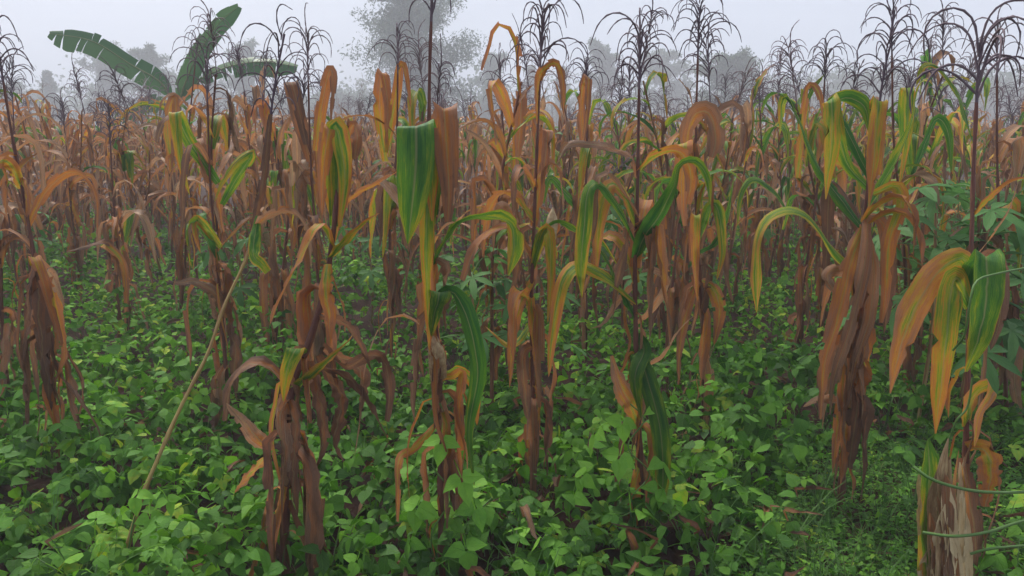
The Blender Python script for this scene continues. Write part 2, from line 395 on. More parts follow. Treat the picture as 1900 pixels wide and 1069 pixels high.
def field_plant(x, y, r, green, label, group, h=None, tas=True, nl=None):
    z0 = float(gheight(x, y)); p = empty('maize_plant', (x, y, z0), label, 'maize plant', group)
    h = h or r.uniform(1.45, 1.85); k = h / 1.62; az0 = r.uniform(0, 6.283)
    ln = .08 if r.random() < .76 else (.28 if r.random() < .7 else .6); p.rotation_euler = (r.uniform(-ln, ln), r.uniform(-ln, ln), az0)
    sm, SP = r.choice(STALKS)
    obj('stalk', sm, p, scale=(1, 1, k), color=(r.uniform(.35, .7), .5, r.uniform(.7, 1.1)))
    def node(z):
        return np.array([np.interp(z / k, SP[:, 2], SP[:, 0]), np.interp(z / k, SP[:, 2], SP[:, 1]), z])
    nl = nl or r.randint(14, 19); az = r.uniform(0, 6.283)
    for i in range(nl):
        t = (i + r.random() * .7) / nl; z = h * (.27 + .71 * t); az += math.pi + r.uniform(-.7, .7)
        kind = 'flop' if t < .22 or r.random() < .12 else r.choice(('strap', 'strap', 'arch', 'arch', 'flop', 'up'))
        tint = pick_tint(r, green * (0.1 if t < .3 else 1.0))
        if kind == 'flop': tint = (r.uniform(.7, 1.05), r.random() ** 2, r.uniform(.55, 1.0))
        sc = r.uniform(.8, 1.1) * (1 - .25 * max(0, t - .7))
        obj('leaf', r.choice(POOL[kind]), p, node(z), (r.uniform(-.15, .15), r.uniform(-.15, .15), az), sc, tint)
    for _ in range(3): obj('leaf', r.choice(POOL['strip']), p, node(h * r.uniform(.3, .9)), (0, 0, r.uniform(0, 6.28)), r.uniform(.8, 1.3), (r.uniform(.6, 1), r.random(), r.uniform(.7, 1.2)))
    if tas: obj('tassel', r.choice(TASSELS), p, node(h) + np.array((0, 0, .10)), (r.uniform(-.2, .2), r.uniform(-.2, .2), r.uniform(0, 6)), r.uniform(.85, 1.25), (r.uniform(.3, .7), .5, r.uniform(.8, 1.3)))
    if r.random() < .45: obj('ear', r.choice(EARS), p, node(h * r.uniform(.38, .5)), (r.uniform(.2, .5), r.uniform(-.4, .4), r.uniform(0, 6)), 1.0, (r.uniform(.3, .6), .5, r.uniform(.8, 1.1)))
    return p

# ------------------------------------------------------------------ foreground maize, one by one
def hero(base_px, label, stalk, leaves=(), tassel=None, ears=(), flops=(), r0=.013, r1=.0045, scol=(.4, .5, .9), seed=1, bare=False, extra=True):
    """base_px: where the foot stands in the ground; stalk/leaf points: (px, py, metres nearer(-)/farther(+) than the foot)."""
    r = random.Random(seed); B = ground_at(*base_px); Y = B[1]; B[2] = gheight(B[0], B[1])
    p = empty('maize_plant', B, label, 'maize plant', 'maize plants in the front rows')
    def pt(q): return at(q[0], q[1], Y + (q[2] if len(q) > 2 else 0)) - B
    SP = [np.array((0, 0, -.06))] + [pt(q) for q in stalk]
    v, f, u = stalk_geo(SP, r0, r1, 34, 8); obj('stalk', mesh_np('stalk', v, f, u, M['stalk']), p, color=scol)
    SPn = spline(SP, 60)
    for lf in leaves:
        P = spline([pt(q) for q in lf['p']], lf.get('n', 30)); n = len(P); T = tangents(P); s = np.linspace(0, 1, n)
        tw = np.interp(s, np.linspace(0, 1, len(lf.get('tw', (0, 0)))), np.radians(lf.get('tw', (0, 0))))
        S = np.zeros((n, 3)); prev = None; fl = 1
        for i in range(n):
            x = np.cross(T[i], (0, -1., 0)); ok = np.linalg.norm(x) > .35
            x = unit(x) if ok or prev is None else unit(prev - T[i] * np.dot(prev, T[i]))
            if prev is not None and np.dot(x, prev) < 0: x = -x; 
            fl = 1 if np.dot(x, np.cross(T[i], (0, -1., 0))) >= 0 else -1
            prev = x; S[i] = rotate(x, T[i], tw[i] * fl)
        S[1:-1] = (S[:-2] + S[1:-1] * 2 + S[2:]); S /= np.linalg.norm(S, axis=1)[:, None]
        ww = lf.get('prof'); Wd = lf['w'] * (.41 if lf['w'] > .06 else .46) * (np.interp(s, np.linspace(0, 1, len(ww)), ww) if ww else blade_w(s, .5))
        c = lf.get('c', (.8, .3, 1)); dr = c[0]
        v, f, u = ribbon(P, Wd, S, lf.get('g', .22), lf.get('wave', .12), lf.get('cr', .19 + .3 * max(0, dr - .5)), r, lf.get('rag', .34 if dr > .6 else .05))
        obj(lf.get('name', 'leaf'), mesh_np('leaf', v, f, u, M['leaf']), p, color=c)
    flops = list(flops) + [] if bare else list(flops) + [(r.uniform(.18, .62), 'strip', r.uniform(0, 360), r.uniform(.7, 1.2), (r.uniform(.6, 1.05), r.random(), r.uniform(.7, 1.2))) for _ in range(9)]
    if extra and not bare:
        for _ in range(5): flops.append((r.uniform(.28, .78), 'flop', r.uniform(0, 360), r.uniform(.6, 1.0), (r.uniform(.7, 1.05), r.random(), r.uniform(.6, 1.15))))
        for _ in range(4): flops.append((r.uniform(.45, .84), r.choice(('flop', 'strap')), r.uniform(0, 360), r.uniform(.55, .85), (r.uniform(.6, 1.0), r.random(), r.uniform(.75, 1.2))))
    for (t, kind, az, sc, c) in flops:
        q = SPn[int(t * 59)]
        obj('leaf', r.choice(POOL[kind]), p, q, (r.uniform(-.12, .12), r.uniform(-.12, .12), R(az)), sc, c)
    if tassel:
        tip = SPn[-1]; d = unit(SPn[-1] - SPn[-6]); H = tassel.get('H', .26); sc = tassel.get('s', 1.0); nb = int(tassel.get('n', 14) * 1.6)
        c = (r.uniform(.3, .6), .5, 1.0)
        v, f, u = tube(spline([tip - d * .03, tip + d * H * .5, tip + d * H + np.array((.01, 0, 0))], 8), np.linspace(.0048, .0032, 8), 6, .2)
        ta = obj('tassel', mesh_np('tassel', v, f, u, M['tassel']), p, color=c)
        for k in range(nb):
            e = tip + d * H * (.05 + .95 * k / nb)
            obj('branch', r.choice(BRANCH), ta, e, (r.uniform(-.2, .2), r.uniform(-.2, .2), k * 2.4 + r.uniform(-.4, .4)), sc * r.uniform(.75, 1.15), c)
        obj('branch', r.choice(BRANCH), ta, tip + d * H * .98, (0, -R(r.uniform(20, 50)), r.uniform(0, 6)), sc, c)
    for (px, py, dy, tx, ty, sc) in ears:
        e = obj('ear', r.choice(EARS), p, pt((px, py, dy)), (R(tx), R(ty), r.uniform(0, 6)), sc, (r.uniform(.4, .65), .5, 1.0))
    return p
def lf(p, w, c=(.8, .3, 1), tw=(0, 0), **k): return dict(p=p, w=w, c=c, tw=tw, **k)
GRN, YGR, YEL, ORG, RED, BRN, TAN = (.15, .1, 1.05), (.36, .1, 1.1), (.46, .1, 1.1), (.64, .15, 1.1), (.74, .2, 1.0), (.95, .3, .95), (.85, .95, 1.05)
DRK = (1.0, .2, .7)

hero((112, 885), 'leaning dry maize plant at the left edge with bulky brown leaf bundle',
     [(105, 800), (92, 690), (75, 560), (62, 470), (45, 370), (22, 250), (6, 150)],
     [lf([(70, 480), (85, 520, -.08), (108, 600, -.12), (118, 660, -.1), (100, 712, -.06)], .10, ORG, (10, 40), cr=.3),
      lf([(64, 470), (52, 540, -.06), (46, 620, -.07), (42, 690, -.05)], .085, BRN, (30, 60), cr=.5),
      lf([(66, 480), (74, 580, -.1), (84, 690, -.1), (96, 770, -.05)], .10, DRK, (-20, 30), cr=.5),
      lf([(80, 560), (104, 680, -.05), (150, 745, -.1), (178, 790, -.1), (203, 850, -.08)], .05, DRK, (40, 70), cr=.5),
      lf([(40, 350), (22, 310, -.05), (2, 300, -.1), (-20, 330, -.1), (-30, 400, -.1)], .06, ORG, (40, 20)),
      lf([(38, 330), (48, 360, -.1), (45, 400, -.12), (20, 330, -.12)], .05, RED, (20, 50)),
      lf([(72, 540), (60, 640, .05), (72, 760, .05), (66, 830, .04)], .07, BRN, (0, 60), cr=.5),
      lf([(52, 420), (90, 350, .1), (140, 320, .1), (176, 360, .1), (180, 440, .1)], .055, RED, (60, 20))],
     dict(n=13, s=.95, H=.2), flops=[(.42, 'flop', 200, 1.0, DRK), (.55, 'flop', 300, .9, BRN), (.35, 'flop', 20, 1.0, BRN)], seed=11)

hero((203, 1092), 'long bare yellowish maize stalk leaning right with dark upper end',
     [(258, 940, .05), (300, 835, .08), (338, 750, .12), (386, 655, .16), (415, 570, .2), (460, 470, .25), (482, 360, .28), (501, 225, .3)],
     [lf([(462, 462, .22), (476, 400, .22), (490, 320, .24), (502, 212, .27)], .034, (1.0, .2, .65), (10, 20), g=.9, prof=(.6, 1, .9, .5), cr=.3),
      lf([(470, 430, .22), (500, 400, .15), (545, 395, .12), (570, 430, .1), (578, 500, .1)], .045, TAN, (60, 30)),
      lf([(478, 400, .2), (470, 470, .12), (484, 490, .1), (497, 505, .1)], .05, (.25, .9, 1.25), (0, 10), prof=(.3, .9, 1, .7))],
     dict(n=9, s=.8, H=.30), r0=.0085, r1=.0042, scol=(.86, .5, 1.15), seed=12, bare=True)

hero((525, 1100), 'broken maize plant with splayed dead stems and a tangle of brown leaves',
     [(528, 980), (530, 860), (540, 730), (572, 640), (602, 540), (612, 480), (622, 400), (628, 300), (624, 225)],
     [lf([(622, 420, 0), (628, 320, -.02), (622, 242, -.08), (628, 250, -.12), (640, 330, -.15), (628, 425, -.15)], .085, YGR, (0, 10)),
      lf([(620, 400, 0), (605, 300, 0), (612, 240, -.06), (608, 250, -.1), (600, 320, -.12), (598, 400, -.12)], .075, ORG, (5, 20)),
      lf([(624, 340, 0), (640, 280, .05), (655, 232, .05), (662, 260, .0), (655, 310, 0)], .08, RED, (10, 20)),
      lf([(618, 450, 0), (640, 380, .05), (700, 340, .05), (735, 320, .05), (750, 300, .05)], .045, ORG, (60, 75)),
      lf([(612, 480), (640, 450, -.05), (675, 415, -.1), (705, 395, -.1)], .04, YEL, (50, 70)),
      lf([(608, 490, -.02), (604, 540, -.08), (612, 590, -.1), (612, 645, -.1)], .055, ORG, (0, 20)),
      lf([(540, 725), (585, 690, -.05), (640, 640, -.1), (655, 620, -.1)], .05, (.42, .9, 1.1), (40, 70)),
      lf([(560, 660), (548, 650, -.1), (532, 690, -.14), (526, 745, -.14)], .06, YGR, (10, 30)),
      lf([(530, 730), (520, 780, -.05), (528, 850, -.07), (520, 900, -.05)], .075, TAN, (0, 30), prof=(.8, 1, .9, .6), g=.8, cr=.3),
      lf([(535, 735), (548, 790, -.06), (542, 870, -.07), (552, 960, -.05)], .07, BRN, (20, 40), cr=.5),
      lf([(505, 835), (480, 815, -.05), (455, 785, -.05), (420, 748, -.05)], .06, (.8, 1., 1.2), (30, 60), g=.5),
      lf([(500, 840), (470, 870, -.05), (445, 900, -.08), (430, 925, -.08)], .05, ORG, (50, 80), cr=.4),
      lf([(590, 590), (640, 600, -.05), (668, 640, -.06), (690, 690, -.06)], .05, BRN, (40, 30), cr=.3),
      lf([(600, 640, 0), (640, 680, -.05), (700, 660, -.05), (722, 720, -.05), (716, 800, -.05)], .06, DRK, (40, 20), cr=.4),
      lf([(580, 680, 0), (640, 700, 0), (690, 760, .0), (725, 830, 0)], .05, DRK, (40, 60), cr=.5),
      lf([(575, 670, .0), (590, 740, .0), (600, 820, 0), (580, 880, 0)], .07, BRN, (10, 60), cr=.5),
      lf([(590, 660, .05), (630, 740, .05), (620, 820, .05), (640, 860, .05)], .08, DRK, (10, 60), cr=.5),
      lf([(600, 650, .05), (670, 690, .05), (668, 760, .05), (680, 800, .05)], .07, BRN, (30, 60), cr=.5),
      lf([(532, 900), (510, 960, -.05), (485, 1010, -.05), (455, 1085, -.05)], .026, ORG, (0, 30), g=1.0, prof=(1, 1, 1, .8), name='dead_stem'),
      lf([(528, 890), (514, 960, -.09), (500, 1030, -.09), (492, 1090, -.09)], .026, (.7, .6, 1), (0, 30), g=1.0, prof=(1, 1, 1, .8), name='dead_stem'),
      lf([(532, 930), (552, 980, -.05), (575, 1030, -.05), (600, 1085, -.05)], .028, DRK, (0, 30), g=1.0, prof=(1, 1, 1, .8), name='dead_stem')],
     None, flops=[(.3, 'flop', 40, 1, DRK), (.36, 'flop', 330, 1.1, BRN), (.25, 'flop', 160, .8, BRN), (.4, 'flop', 0, 1.1, DRK), (.7, 'flop', 150, .9, BRN)], r0=.02, r1=.006, seed=13)

hero((820, 1095), 'tall maize plant in front centre with a broad green leaf folded straight down',
     [(818, 900), (815, 720), (806, 560), (799, 430), (796, 280), (797, 140), (800, 40)],
     [lf([(800, 400), (790, 300, -.05), (774, 238, -.10), (772, 238, -.12), (772, 300, -.15), (765, 380, -.16), (757, 452, -.15)], .135, GRN, (0, 0), wave=.05, cr=.05, prof=(.4, .7, 1, 1, 1.02, .95, .66, .05)),
      lf([(802, 380, .02), (815, 280, 0), (824, 205, -.06), (824, 205, -.09), (829, 280, -.12), (833, 360, -.13), (829, 442, -.12)], .10, RED, (0, 12), wave=.06, prof=(.4, .7, .95, 1, 1, .85, .5, .05)),
      lf([(800, 420), (803, 330, -.04), (800, 250, -.07), (797, 252, -.10), (799, 330, -.12), (802, 410, -.12)], .07, YGR, (0, 10), prof=(.4, .8, 1, 1, .8, .1)),
      lf([(800, 470), (794, 400, -.02), (793, 370, -.06), (791, 470, -.1), (794, 560, -.11), (797, 655, -.1)], .05, YEL, (10, 30)),
      lf([(803, 500), (825, 450, -.02), (855, 415, -.05), (905, 403, -.08), (942, 412, -.1), (955, 450, -.1), (943, 512, -.1)], .085, (.26, .6, 1.1), (75, 70, 60, 15), prof=(.4, .7, .8, .8, 1, .9, .05)),
      lf([(808, 560), (835, 540, -.05), (862, 575, -.1), (880, 640, -.12), (886, 700, -.12), (870, 800, -.1), (880, 900, -.08)], .075, GRN, (40, 20, 5, 10), prof=(.5, .9, 1, .9, .6, .3, .05)),
      lf([(804, 550), (815, 545, -.1), (806, 580, -.12), (800, 625, -.12)], .085, (.2, .2, .75), (30, 40)),
      lf([(812, 700), (840, 700, -.04), (858, 690, -.05), (850, 760, -.05), (862, 830, -.05)], .04, ORG, (30, 20)),
      lf([(815, 700), (850, 690, .1), (880, 720, .1), (885, 790, .1)], .05, YEL, (30, 10)),
      lf([(812, 640), (805, 720, -.02), (818, 790, -.02)], .05, BRN, (0, 30), g=1.0, prof=(1, 1, .7)),
      lf([(815, 730), (822, 770, -.03), (824, 820, -.03)], .042, TAN, (0, 10), g=1.0, prof=(.6, 1, .8)),
      lf([(815, 780), (770, 830, .05), (742, 850, .0), (738, 900, -.05), (738, 985, -.05)], .035, ORG, (40, 10)),
      lf([(803, 470, .05), (770, 410, .1), (735, 360, .15), (700, 330, .2), (688, 370, .2)], .06, TAN, (70, 50, 20))],
     dict(n=15, s=1.1, H=.3), ears=[(822, 700, -.03, 12, 12, .85), (806, 710, -.05, -4, -8, .8)],
     flops=[(.35, 'flop', 300, .8, BRN), (.3, 'flop', 40, .8, BRN), (.42, 'flop', 330, .8, RED)], r0=.0145, seed=14)

hero((996, 925), 'slim maize plant with a fountain-shaped tassel, right of the broad green leaf',
     [(992, 820), (988, 700), (986, 560), (990, 440), (996, 280), (1002, 140)],
     [lf([(998, 230), (1000, 150, -.02), (1015, 125, -.04), (1032, 118, -.06), (1043, 150, -.07), (1046, 215, -.07)], .05, (.7, .3, 1), (60, 40, 10)),
      lf([(990, 460), (1008, 430, -.05), (1038, 414, -.07), (1080, 436, -.08), (1115, 450, -.08), (1150, 500, -.06)], .055, (.25, .9, 1.1), (60, 60, 75)),
      lf([(990, 420), (1000, 350, .05), (1010, 260, .05), (1016, 240, .05), (1012, 290, .0), (1004, 380, 0)], .07, RED, (0, 20)),
      lf([(988, 520), (965, 560, -.05), (950, 620, -.07), (945, 720, -.05)], .055, ORG, (10, 40), cr=.3),
      lf([(988, 500), (1005, 440, -.05), (1018, 430, -.1), (1022, 520, -.12), (1016, 600, -.1)], .05, YEL, (10, 20)),
      lf([(990, 640), (970, 660, -.05), (975, 740, -.06), (990, 810, -.04)], .07, BRN, (0, 40), cr=.4),
      lf([(990, 740), (985, 780, -.05), (980, 850, -.06), (998, 905, -.05)], .065, RED, (0, 30), cr=.4),
      lf([(986, 600), (950, 640, 0), (918, 620, 0), (900, 605, 0)], .045, YEL, (60, 80)),
      lf([(988, 480, .05), (960, 420, .1), (935, 380, .12), (920, 400, .12), (915, 470, .12)], .055, (.75, .9, 1), (60, 20))],
     dict(n=16, s=1.0, H=.25), ears=[(1018, 470, .2, 5, 0, .9)], flops=[(.3, 'flop', 270, 1, BRN), (.22, 'flop', 180, .9, RED), (.5, 'strap', 250, .8, ORG), (.45, 'flop', 350, .9, RED), (.62, 'strap', 170, .8, RED)], r0=.014, seed=15)

hero((1192, 995), 'maize plant wrapped by bean vine, with torn orange sheath and long dark green leaf',
     [(1188, 880), (1184, 760), (1180, 620), (1178, 500), (1182, 400), (1184, 280), (1186, 165)],
     [lf([(1180, 480), (1195, 440, -.05), (1225, 395, -.08), (1250, 345, -.1), (1262, 308, -.1), (1290, 300, -.1), (1312, 330, -.1), (1318, 380, -.1)], .085, (.18, .6, 1.05), (15, 20, 50, 40), prof=(.5, .9, 1, .9, .7, .6, .4, .05)),
      lf([(1180, 450), (1150, 390, -.05), (1115, 342, -.08), (1092, 352, -.1), (1084, 420, -.12), (1078, 490, -.12), (1080, 552, -.1)], .07, (.27, .5, 1.1), (70, 50, 10, 0), prof=(.4, .7, .8, .9, 1, .8, .05)),
      lf([(1182, 420), (1160, 360, .02), (1130, 345, 0), (1110, 420, -.02), (1106, 510, -.02)], .075, (.5, .6, 1.1), (60, 30, 5)),
      lf([(1180, 560), (1120, 510, -.05), (1075, 492, -.08), (1045, 520, -.1), (1028, 600, -.1), (1018, 700, -.08)], .075, (.47, .3, 1.1), (70, 40, 5)),
      lf([(1180, 590), (1150, 530, 0), (1120, 470, .0), (1085, 440, 0)], .05, GRN, (60, 75)),
      lf([(1182, 640), (1200, 700, -.06), (1222, 780, -.1), (1230, 860, -.1), (1228, 950, -.08)], .085, (.2, .1, .7), (10, 0), prof=(.5, 1, 1, 1, .8, .1)),
      lf([(1184, 620), (1195, 650, -.05), (1178, 700, -.1), (1190, 780, -.08)], .07, (.2, .1, .7), (30, 40)),
      lf([(1185, 790), (1170, 750, -.05), (1152, 715, -.07), (1136, 660, -.05)], .10, (.66, .6, 1.1), (0, 15), prof=(.5, .8, 1, .7, .2), rag=.6, g=.5),
      lf([(1188, 860), (1180, 900, -.04), (1178, 980, -.04)], .05, ORG, (0, 20), g=.9, prof=(.6, 1, .8)),
      lf([(1188, 840), (1200, 900, -.02), (1206, 970, -.02)], .05, BRN, (0, 40), g=.9, prof=(.6, 1, .6), cr=.4),
      lf([(1182, 600), (1215, 570, .05), (1240, 520, .05), (1210, 500, .05), (1190, 505, .0)], .05, TAN, (40, 20)),
      lf([(1184, 690), (1230, 660, .1), (1262, 610, .1), (1290, 585, .1)], .03, TAN, (30, 50)),
      lf([(1183, 330), (1170, 290, 0), (1120, 270, -.05), (1060, 268, -.05), (1035, 300, -.05)], .05, (.9, .7, 1), (60, 40)),
      lf([(1184, 320), (1215, 290, 0), (1260, 282, -.05), (1282, 330, -.06), (1270, 410, -.06)], .07, ORG, (60, 10)),
      lf([(1182, 520), (1145, 560, .1), (1120, 600, .1), (1095, 610, .1)], .03, TAN, (40, 20))],
     dict(n=13, s=.95, H=.2), flops=[(.12, 'flop', 200, .8, BRN), (.3, 'flop', 300, .8, RED), (.65, 'strap', 60, .8, RED)], r0=.0155, seed=16)

hero((1306, 806), 'maize plant with a hooded reddish leaf and ragged lower leaves, right of centre',
     [(1306, 700), (1302, 580), (1296, 470), (1290, 340), (1292, 210), (1295, 100)],
     [lf([(1290, 330), (1275, 260, -.05), (1290, 215, -.1), (1315, 210, -.15), (1328, 260, -.18), (1312, 320, -.18)], .12, (.76, .5, .9), (20, 30, 10), prof=(.4, .8, 1, 1, .9, .05), wave=.08),
      lf([(1292, 350), (1270, 290, -.1), (1268, 270, -.2), (1264, 360, -.22), (1272, 440, -.22)], .11, ORG, (5, 10)),
      lf([(1294, 430), (1290, 400, -.1), (1290, 480, -.14), (1294, 560, -.12)], .055, (.55, .1, 1.2), (0, 10)),
      lf([(1296, 450), (1320, 380, -.05), (1335, 400, -.08), (1340, 470, -.1), (1330, 520, -.1)], .06, YGR, (40, 10)),
      lf([(1300, 520), (1280, 560, -.05), (1262, 640, -.08), (1258, 720, -.05)], .05, RED, (10, 40), cr=.3),
      lf([(1302, 520), (1325, 540, -.05), (1335, 580, -.07), (1325, 640, -.05)], .09, ORG, (0, 30), cr=.3),
      lf([(1304, 640), (1316, 700, -.04), (1310, 780, -.04), (1312, 820, -.02)], .06, TAN, (0, 30), cr=.3),
      lf([(1296, 470), (1330, 450, 0), (1350, 400, 0), (1362, 330, 0)], .05, GRN, (30, 50))],
     dict(n=15, s=1.0, H=.24), flops=[(.45, 'flop', 200, 1.1, BRN), (.5, 'flop', 320, 1.1, DRK), (.38, 'flop', 280, 1., RED), (.55, 'strap', 20, .8, BRN), (.6, 'flop', 240, 1, RED)], seed=17)

hero((1562, 952), 'stout maize plant with a thick hanging bundle of brown leaves and arching pale-topped leaf',
     [(1564, 860), (1572, 740), (1580, 620), (1592, 500), (1604, 400), (1618, 280), (1632, 190)],
     [lf([(1605, 420), (1580, 480, -.06), (1555, 590, -.1), (1530, 680, -.1), (1522, 790, -.08)], .085, (.72, .25, .95), (0, 20), g=.4, prof=(.6, 1, 1, .7, .15), cr=.3),
      lf([(1610, 400), (1606, 480, -.1), (1580, 600, -.13), (1548, 700, -.13), (1540, 770, -.1)], .06, (.9, .6, .95), (15, 40), g=.5, prof=(.6, 1, .9, .7, .1), cr=.35),
      lf([(1610, 420), (1622, 500, -.08), (1614, 590, -.1), (1585, 680, -.1), (1575, 750, -.08)], .06, (.82, .9, 1.0), (-10, 30), g=.5, prof=(.6, 1, .9, .6, .1), cr=.35),
      lf([(1620, 360), (1662, 345, -.02), (1672, 380, -.04), (1650, 450, -.06), (1642, 560, -.06), (1630, 620, -.05)], .075, (.62, .2, 1), (20, 10), cr=.25),
      lf([(1575, 690), (1560, 760, -.05), (1550, 830, -.06), (1545, 880, -.05)], .05, ORG, (20, 30), g=.9),
      lf([(1576, 660), (1590, 740, -.04), (1580, 830, -.05), (1572, 900, -.04)], .09, DRK, (0, 40), cr=.5),
      lf([(1572, 740), (1520, 740, -.02), (1490, 755, -.03)], .05, TAN, (50, 60)),
      lf([(1612, 350), (1570, 300, .02), (1545, 195, -.06), (1543, 192, -.08), (1542, 260, -.12), (1532, 370, -.12)], .085, (.37, .1, 1.1), (0, 10), prof=(.4, .7, 1, 1, .9, .05)),
      lf([(1615, 330), (1570, 240, .05), (1545, 195, .02), (1575, 182, -.02), (1605, 200, -.05), (1612, 245, -.06)], .085, (.12, .3, 1.0), (0, 40, 30), prof=(.4, .6, .7, 1, .9, .05)),
      lf([(1618, 330), (1630, 240, -.04), (1632, 190, -.08), (1630, 195, -.1), (1622, 280, -.13), (1612, 385, -.13)], .08, (.49, .2, 1.1), (0, 10), prof=(.4, .8, 1, 1, .9, .05)),
      lf([(1598, 420), (1530, 330, .1), (1500, 270, .1), (1480, 215, .1), (1462, 195, .1)], .06, GRN, (30, 50)),
      lf([(1590, 510), (1550, 470, -.05), (1505, 408, -.1), (1465, 388, -.12), (1425, 405, -.13), (1405, 445, -.14), (1402, 500, -.14), (1404, 580, -.12)], .07, (.35, 1.0, 1.15), (20, 50, 60, 10), prof=(.5, .7, .7, .8, .9, .5, .8, .05)),
      lf([(1590, 520, .05), (1560, 500, 0), (1535, 510, 0), (1548, 540, -.03), (1575, 560, -.03)], .06, TAN, (20, 40)),
      lf([(1600, 440, .05), (1565, 370, .1), (1540, 350, .1), (1535, 450, .1), (1530, 540, .1)], .07, DRK, (10, 30), cr=.4),
      lf([(1612, 380), (1660, 300, .05), (1690, 230, .05), (1706, 160, .0), (1725, 150, -.05), (1740, 180, -.05)], .06, (.3, .1, 1), (20, 60)),
      lf([(1608, 400, .05), (1640, 420, 0), (1652, 520, 0), (1640, 620, 0)], .06, (.9, .3, .85), (10, 40), cr=.3)],
     dict(n=11, s=1.0, H=.24), flops=[(.3, 'flop', 250, .8, RED), (.36, 'flop', 310, .8, DRK), (.24, 'flop', 200, .6, BRN), (.45, 'flop', 280, .9, RED), (.5, 'flop', 250, .9, TAN), (.52, 'flop', 300, 1., ORG), (.56, 'flop', 265, 1., TAN), (.48, 'flop', 230, .9, ORG), (.55, 'strip', 275, 1.8, TAN), (.5, 'strip', 290, 1.8, TAN)], r0=.0165, seed=18)

hero((1790, 1110), 'near right maize plant on a red stalk with drooping green and orange leaf skirt',
     [(1792, 950), (1792, 830), (1796, 700), (1798, 560), (1803, 440), (1806, 320), (1812, 190)],
     [lf([(1800, 560), (1812, 500, -.05), (1828, 476, -.1), (1832, 480, -.13), (1828, 560, -.17), (1810, 640, -.17), (1792, 690, -.15)], .115, (.20, .1, 1.15), (0, 5), wave=.05, prof=(.4, .8, 1, 1, 1, .8, .1)),
      lf([(1800, 570), (1780, 520, -.06), (1768, 530, -.1), (1757, 620, -.14), (1745, 720, -.14), (1736, 805, -.12)], .10, (.44, .1, 1.15), (0, 5), prof=(.4, .9, 1, .95, .6, .05), wave=.06),
      lf([(1800, 540), (1790, 480, -.03), (1740, 505, -.06), (1700, 570, -.1), (1670, 650, -.12), (1652, 730, -.1)], .105, (.58, .5, 1.1), (20, 10, 0), prof=(.4, .8, 1, 1, .6, .05)),
      lf([(1800, 540, .04), (1830, 480, .05), (1852, 500, .03), (1856, 580, 0), (1838, 650, 0)], .085, BRN, (10, 20)),
      lf([(1806, 400), (1840, 365, -.03), (1880, 335, -.06), (1925, 330, -.08)], .03, ORG, (20, 40)),
      lf([(1802, 490), (1840, 440, .0), (1872, 390, -.03), (1892, 330, -.05)], .03, TAN, (50, 60)),
      lf([(1794, 790), (1806, 740, -.05), (1828, 718, -.08), (1840, 722, -.1), (1815, 770, -.12), (1808, 830, -.12)], .075, (.55, 1.0, 1.2), (10, 20)),
      lf([(1792, 830), (1826, 835, -.06), (1840, 870, -.08), (1828, 940, -.06)], .10, ORG, (0, 15), rag=.5, prof=(.6, 1, 1, .4)),
      lf([(1812, 280), (1780, 180, .1), (1745, 128, .1), (1715, 122, .1), (1700, 160, .1)], .05, (.3, .3, 1), (60, 40)),
      lf([(1790, 850), (1800, 930, -.06), (1810, 1000, -.06), (1806, 1090, -.06)], .08, BRN, (10, 30), g=.6, cr=.4)],
     dict(n=7, s=1.25, H=.16), r0=.0125, r1=.005, scol=(.38, .5, 1.25), seed=19, extra=False)

def stump():
    B = ground_at(1765, 1160); B[2] = gheight(B[0], B[1]); Y = B[1]; r = random.Random(5)
    p = empty('maize_stump', B, 'thick pale brown torn maize stump at the lower right edge', 'maize stump')
    v, f, u = stalk_geo([(0, 0, -.05), at(1765, 1069, Y) - B, at(1760, 950, Y) - B, at(1755, 850, Y) - B], .020, .014, 20, 10)
    obj('stalk', mesh_np('stalk', v, f, u, M['husk']), p, color=(.45, .5, .8))
    specs = [((1722, 815, -.04), (1724, 900, -.05), (1716, 980, -.06), (1722, 1100, -.06), .062, (.34, 1., 1.1)),
             ((1704, 880, -.02), (1708, 920, -.03), (1706, 960, -.04), (1715, 1010, -.04), .030, (.9, 1., 1.1)),
             ((1735, 1000, -.05), (1720, 1040, -.06), (1708, 1090, -.06), (1700, 1130, -.06), .06, (.3, .4, 1.0))]
    for k in range(16):
        x = 1722 + 72 * r.random(); t = 812 + 1.1 * abs(x - 1745) + r.uniform(0, 150) * (k > 5); d_ = -.04 - .06 * math.sin((x - 1715) / 95 * math.pi)
        specs.append(((x + r.uniform(-20, 20), t, d_ - r.uniform(0, .05)), (x + r.uniform(-4, 4), t + 70, d_ - .012), (x + r.uniform(-6, 6), t + 150, d_), (x - 4, 1120, d_), r.uniform(.012, .045), (r.uniform(.3, .95), r.uniform(.6, 1), r.uniform(.95, 1.35))))
    for k_, (a, b, c, d, w, col) in enumerate(specs):
        P = spline([at(q[0], q[1], Y + q[2]) - B for q in (a, b, c, d)], 18); T = tangents(P)
        S = np.array([rotate(unit(np.cross(t, (0, -1., 0))), t, r.uniform(-.1, .1)) for t in T]); s = np.linspace(0, 1, 18)
        v, f, u = ribbon(P, w * .5 * np.clip(s * r.uniform(3, 9) + .12, 0, 1) * (1 - .12 * np.sin(s * 9 + r.uniform(0, 6))), S, -.45, .1, .14, r, .3)
        obj('sheath', mesh_np('sheath', v, f, u, M['leaf'] if k_ % 3 == 0 else M['husk']), p, color=(col[0] if k_ < 3 else r.uniform(.7, 1), 1.0, 1.15) if k_ % 3 == 0 else (r.uniform(.55, .95), .5, r.uniform(1.0, 1.4)))
stump()

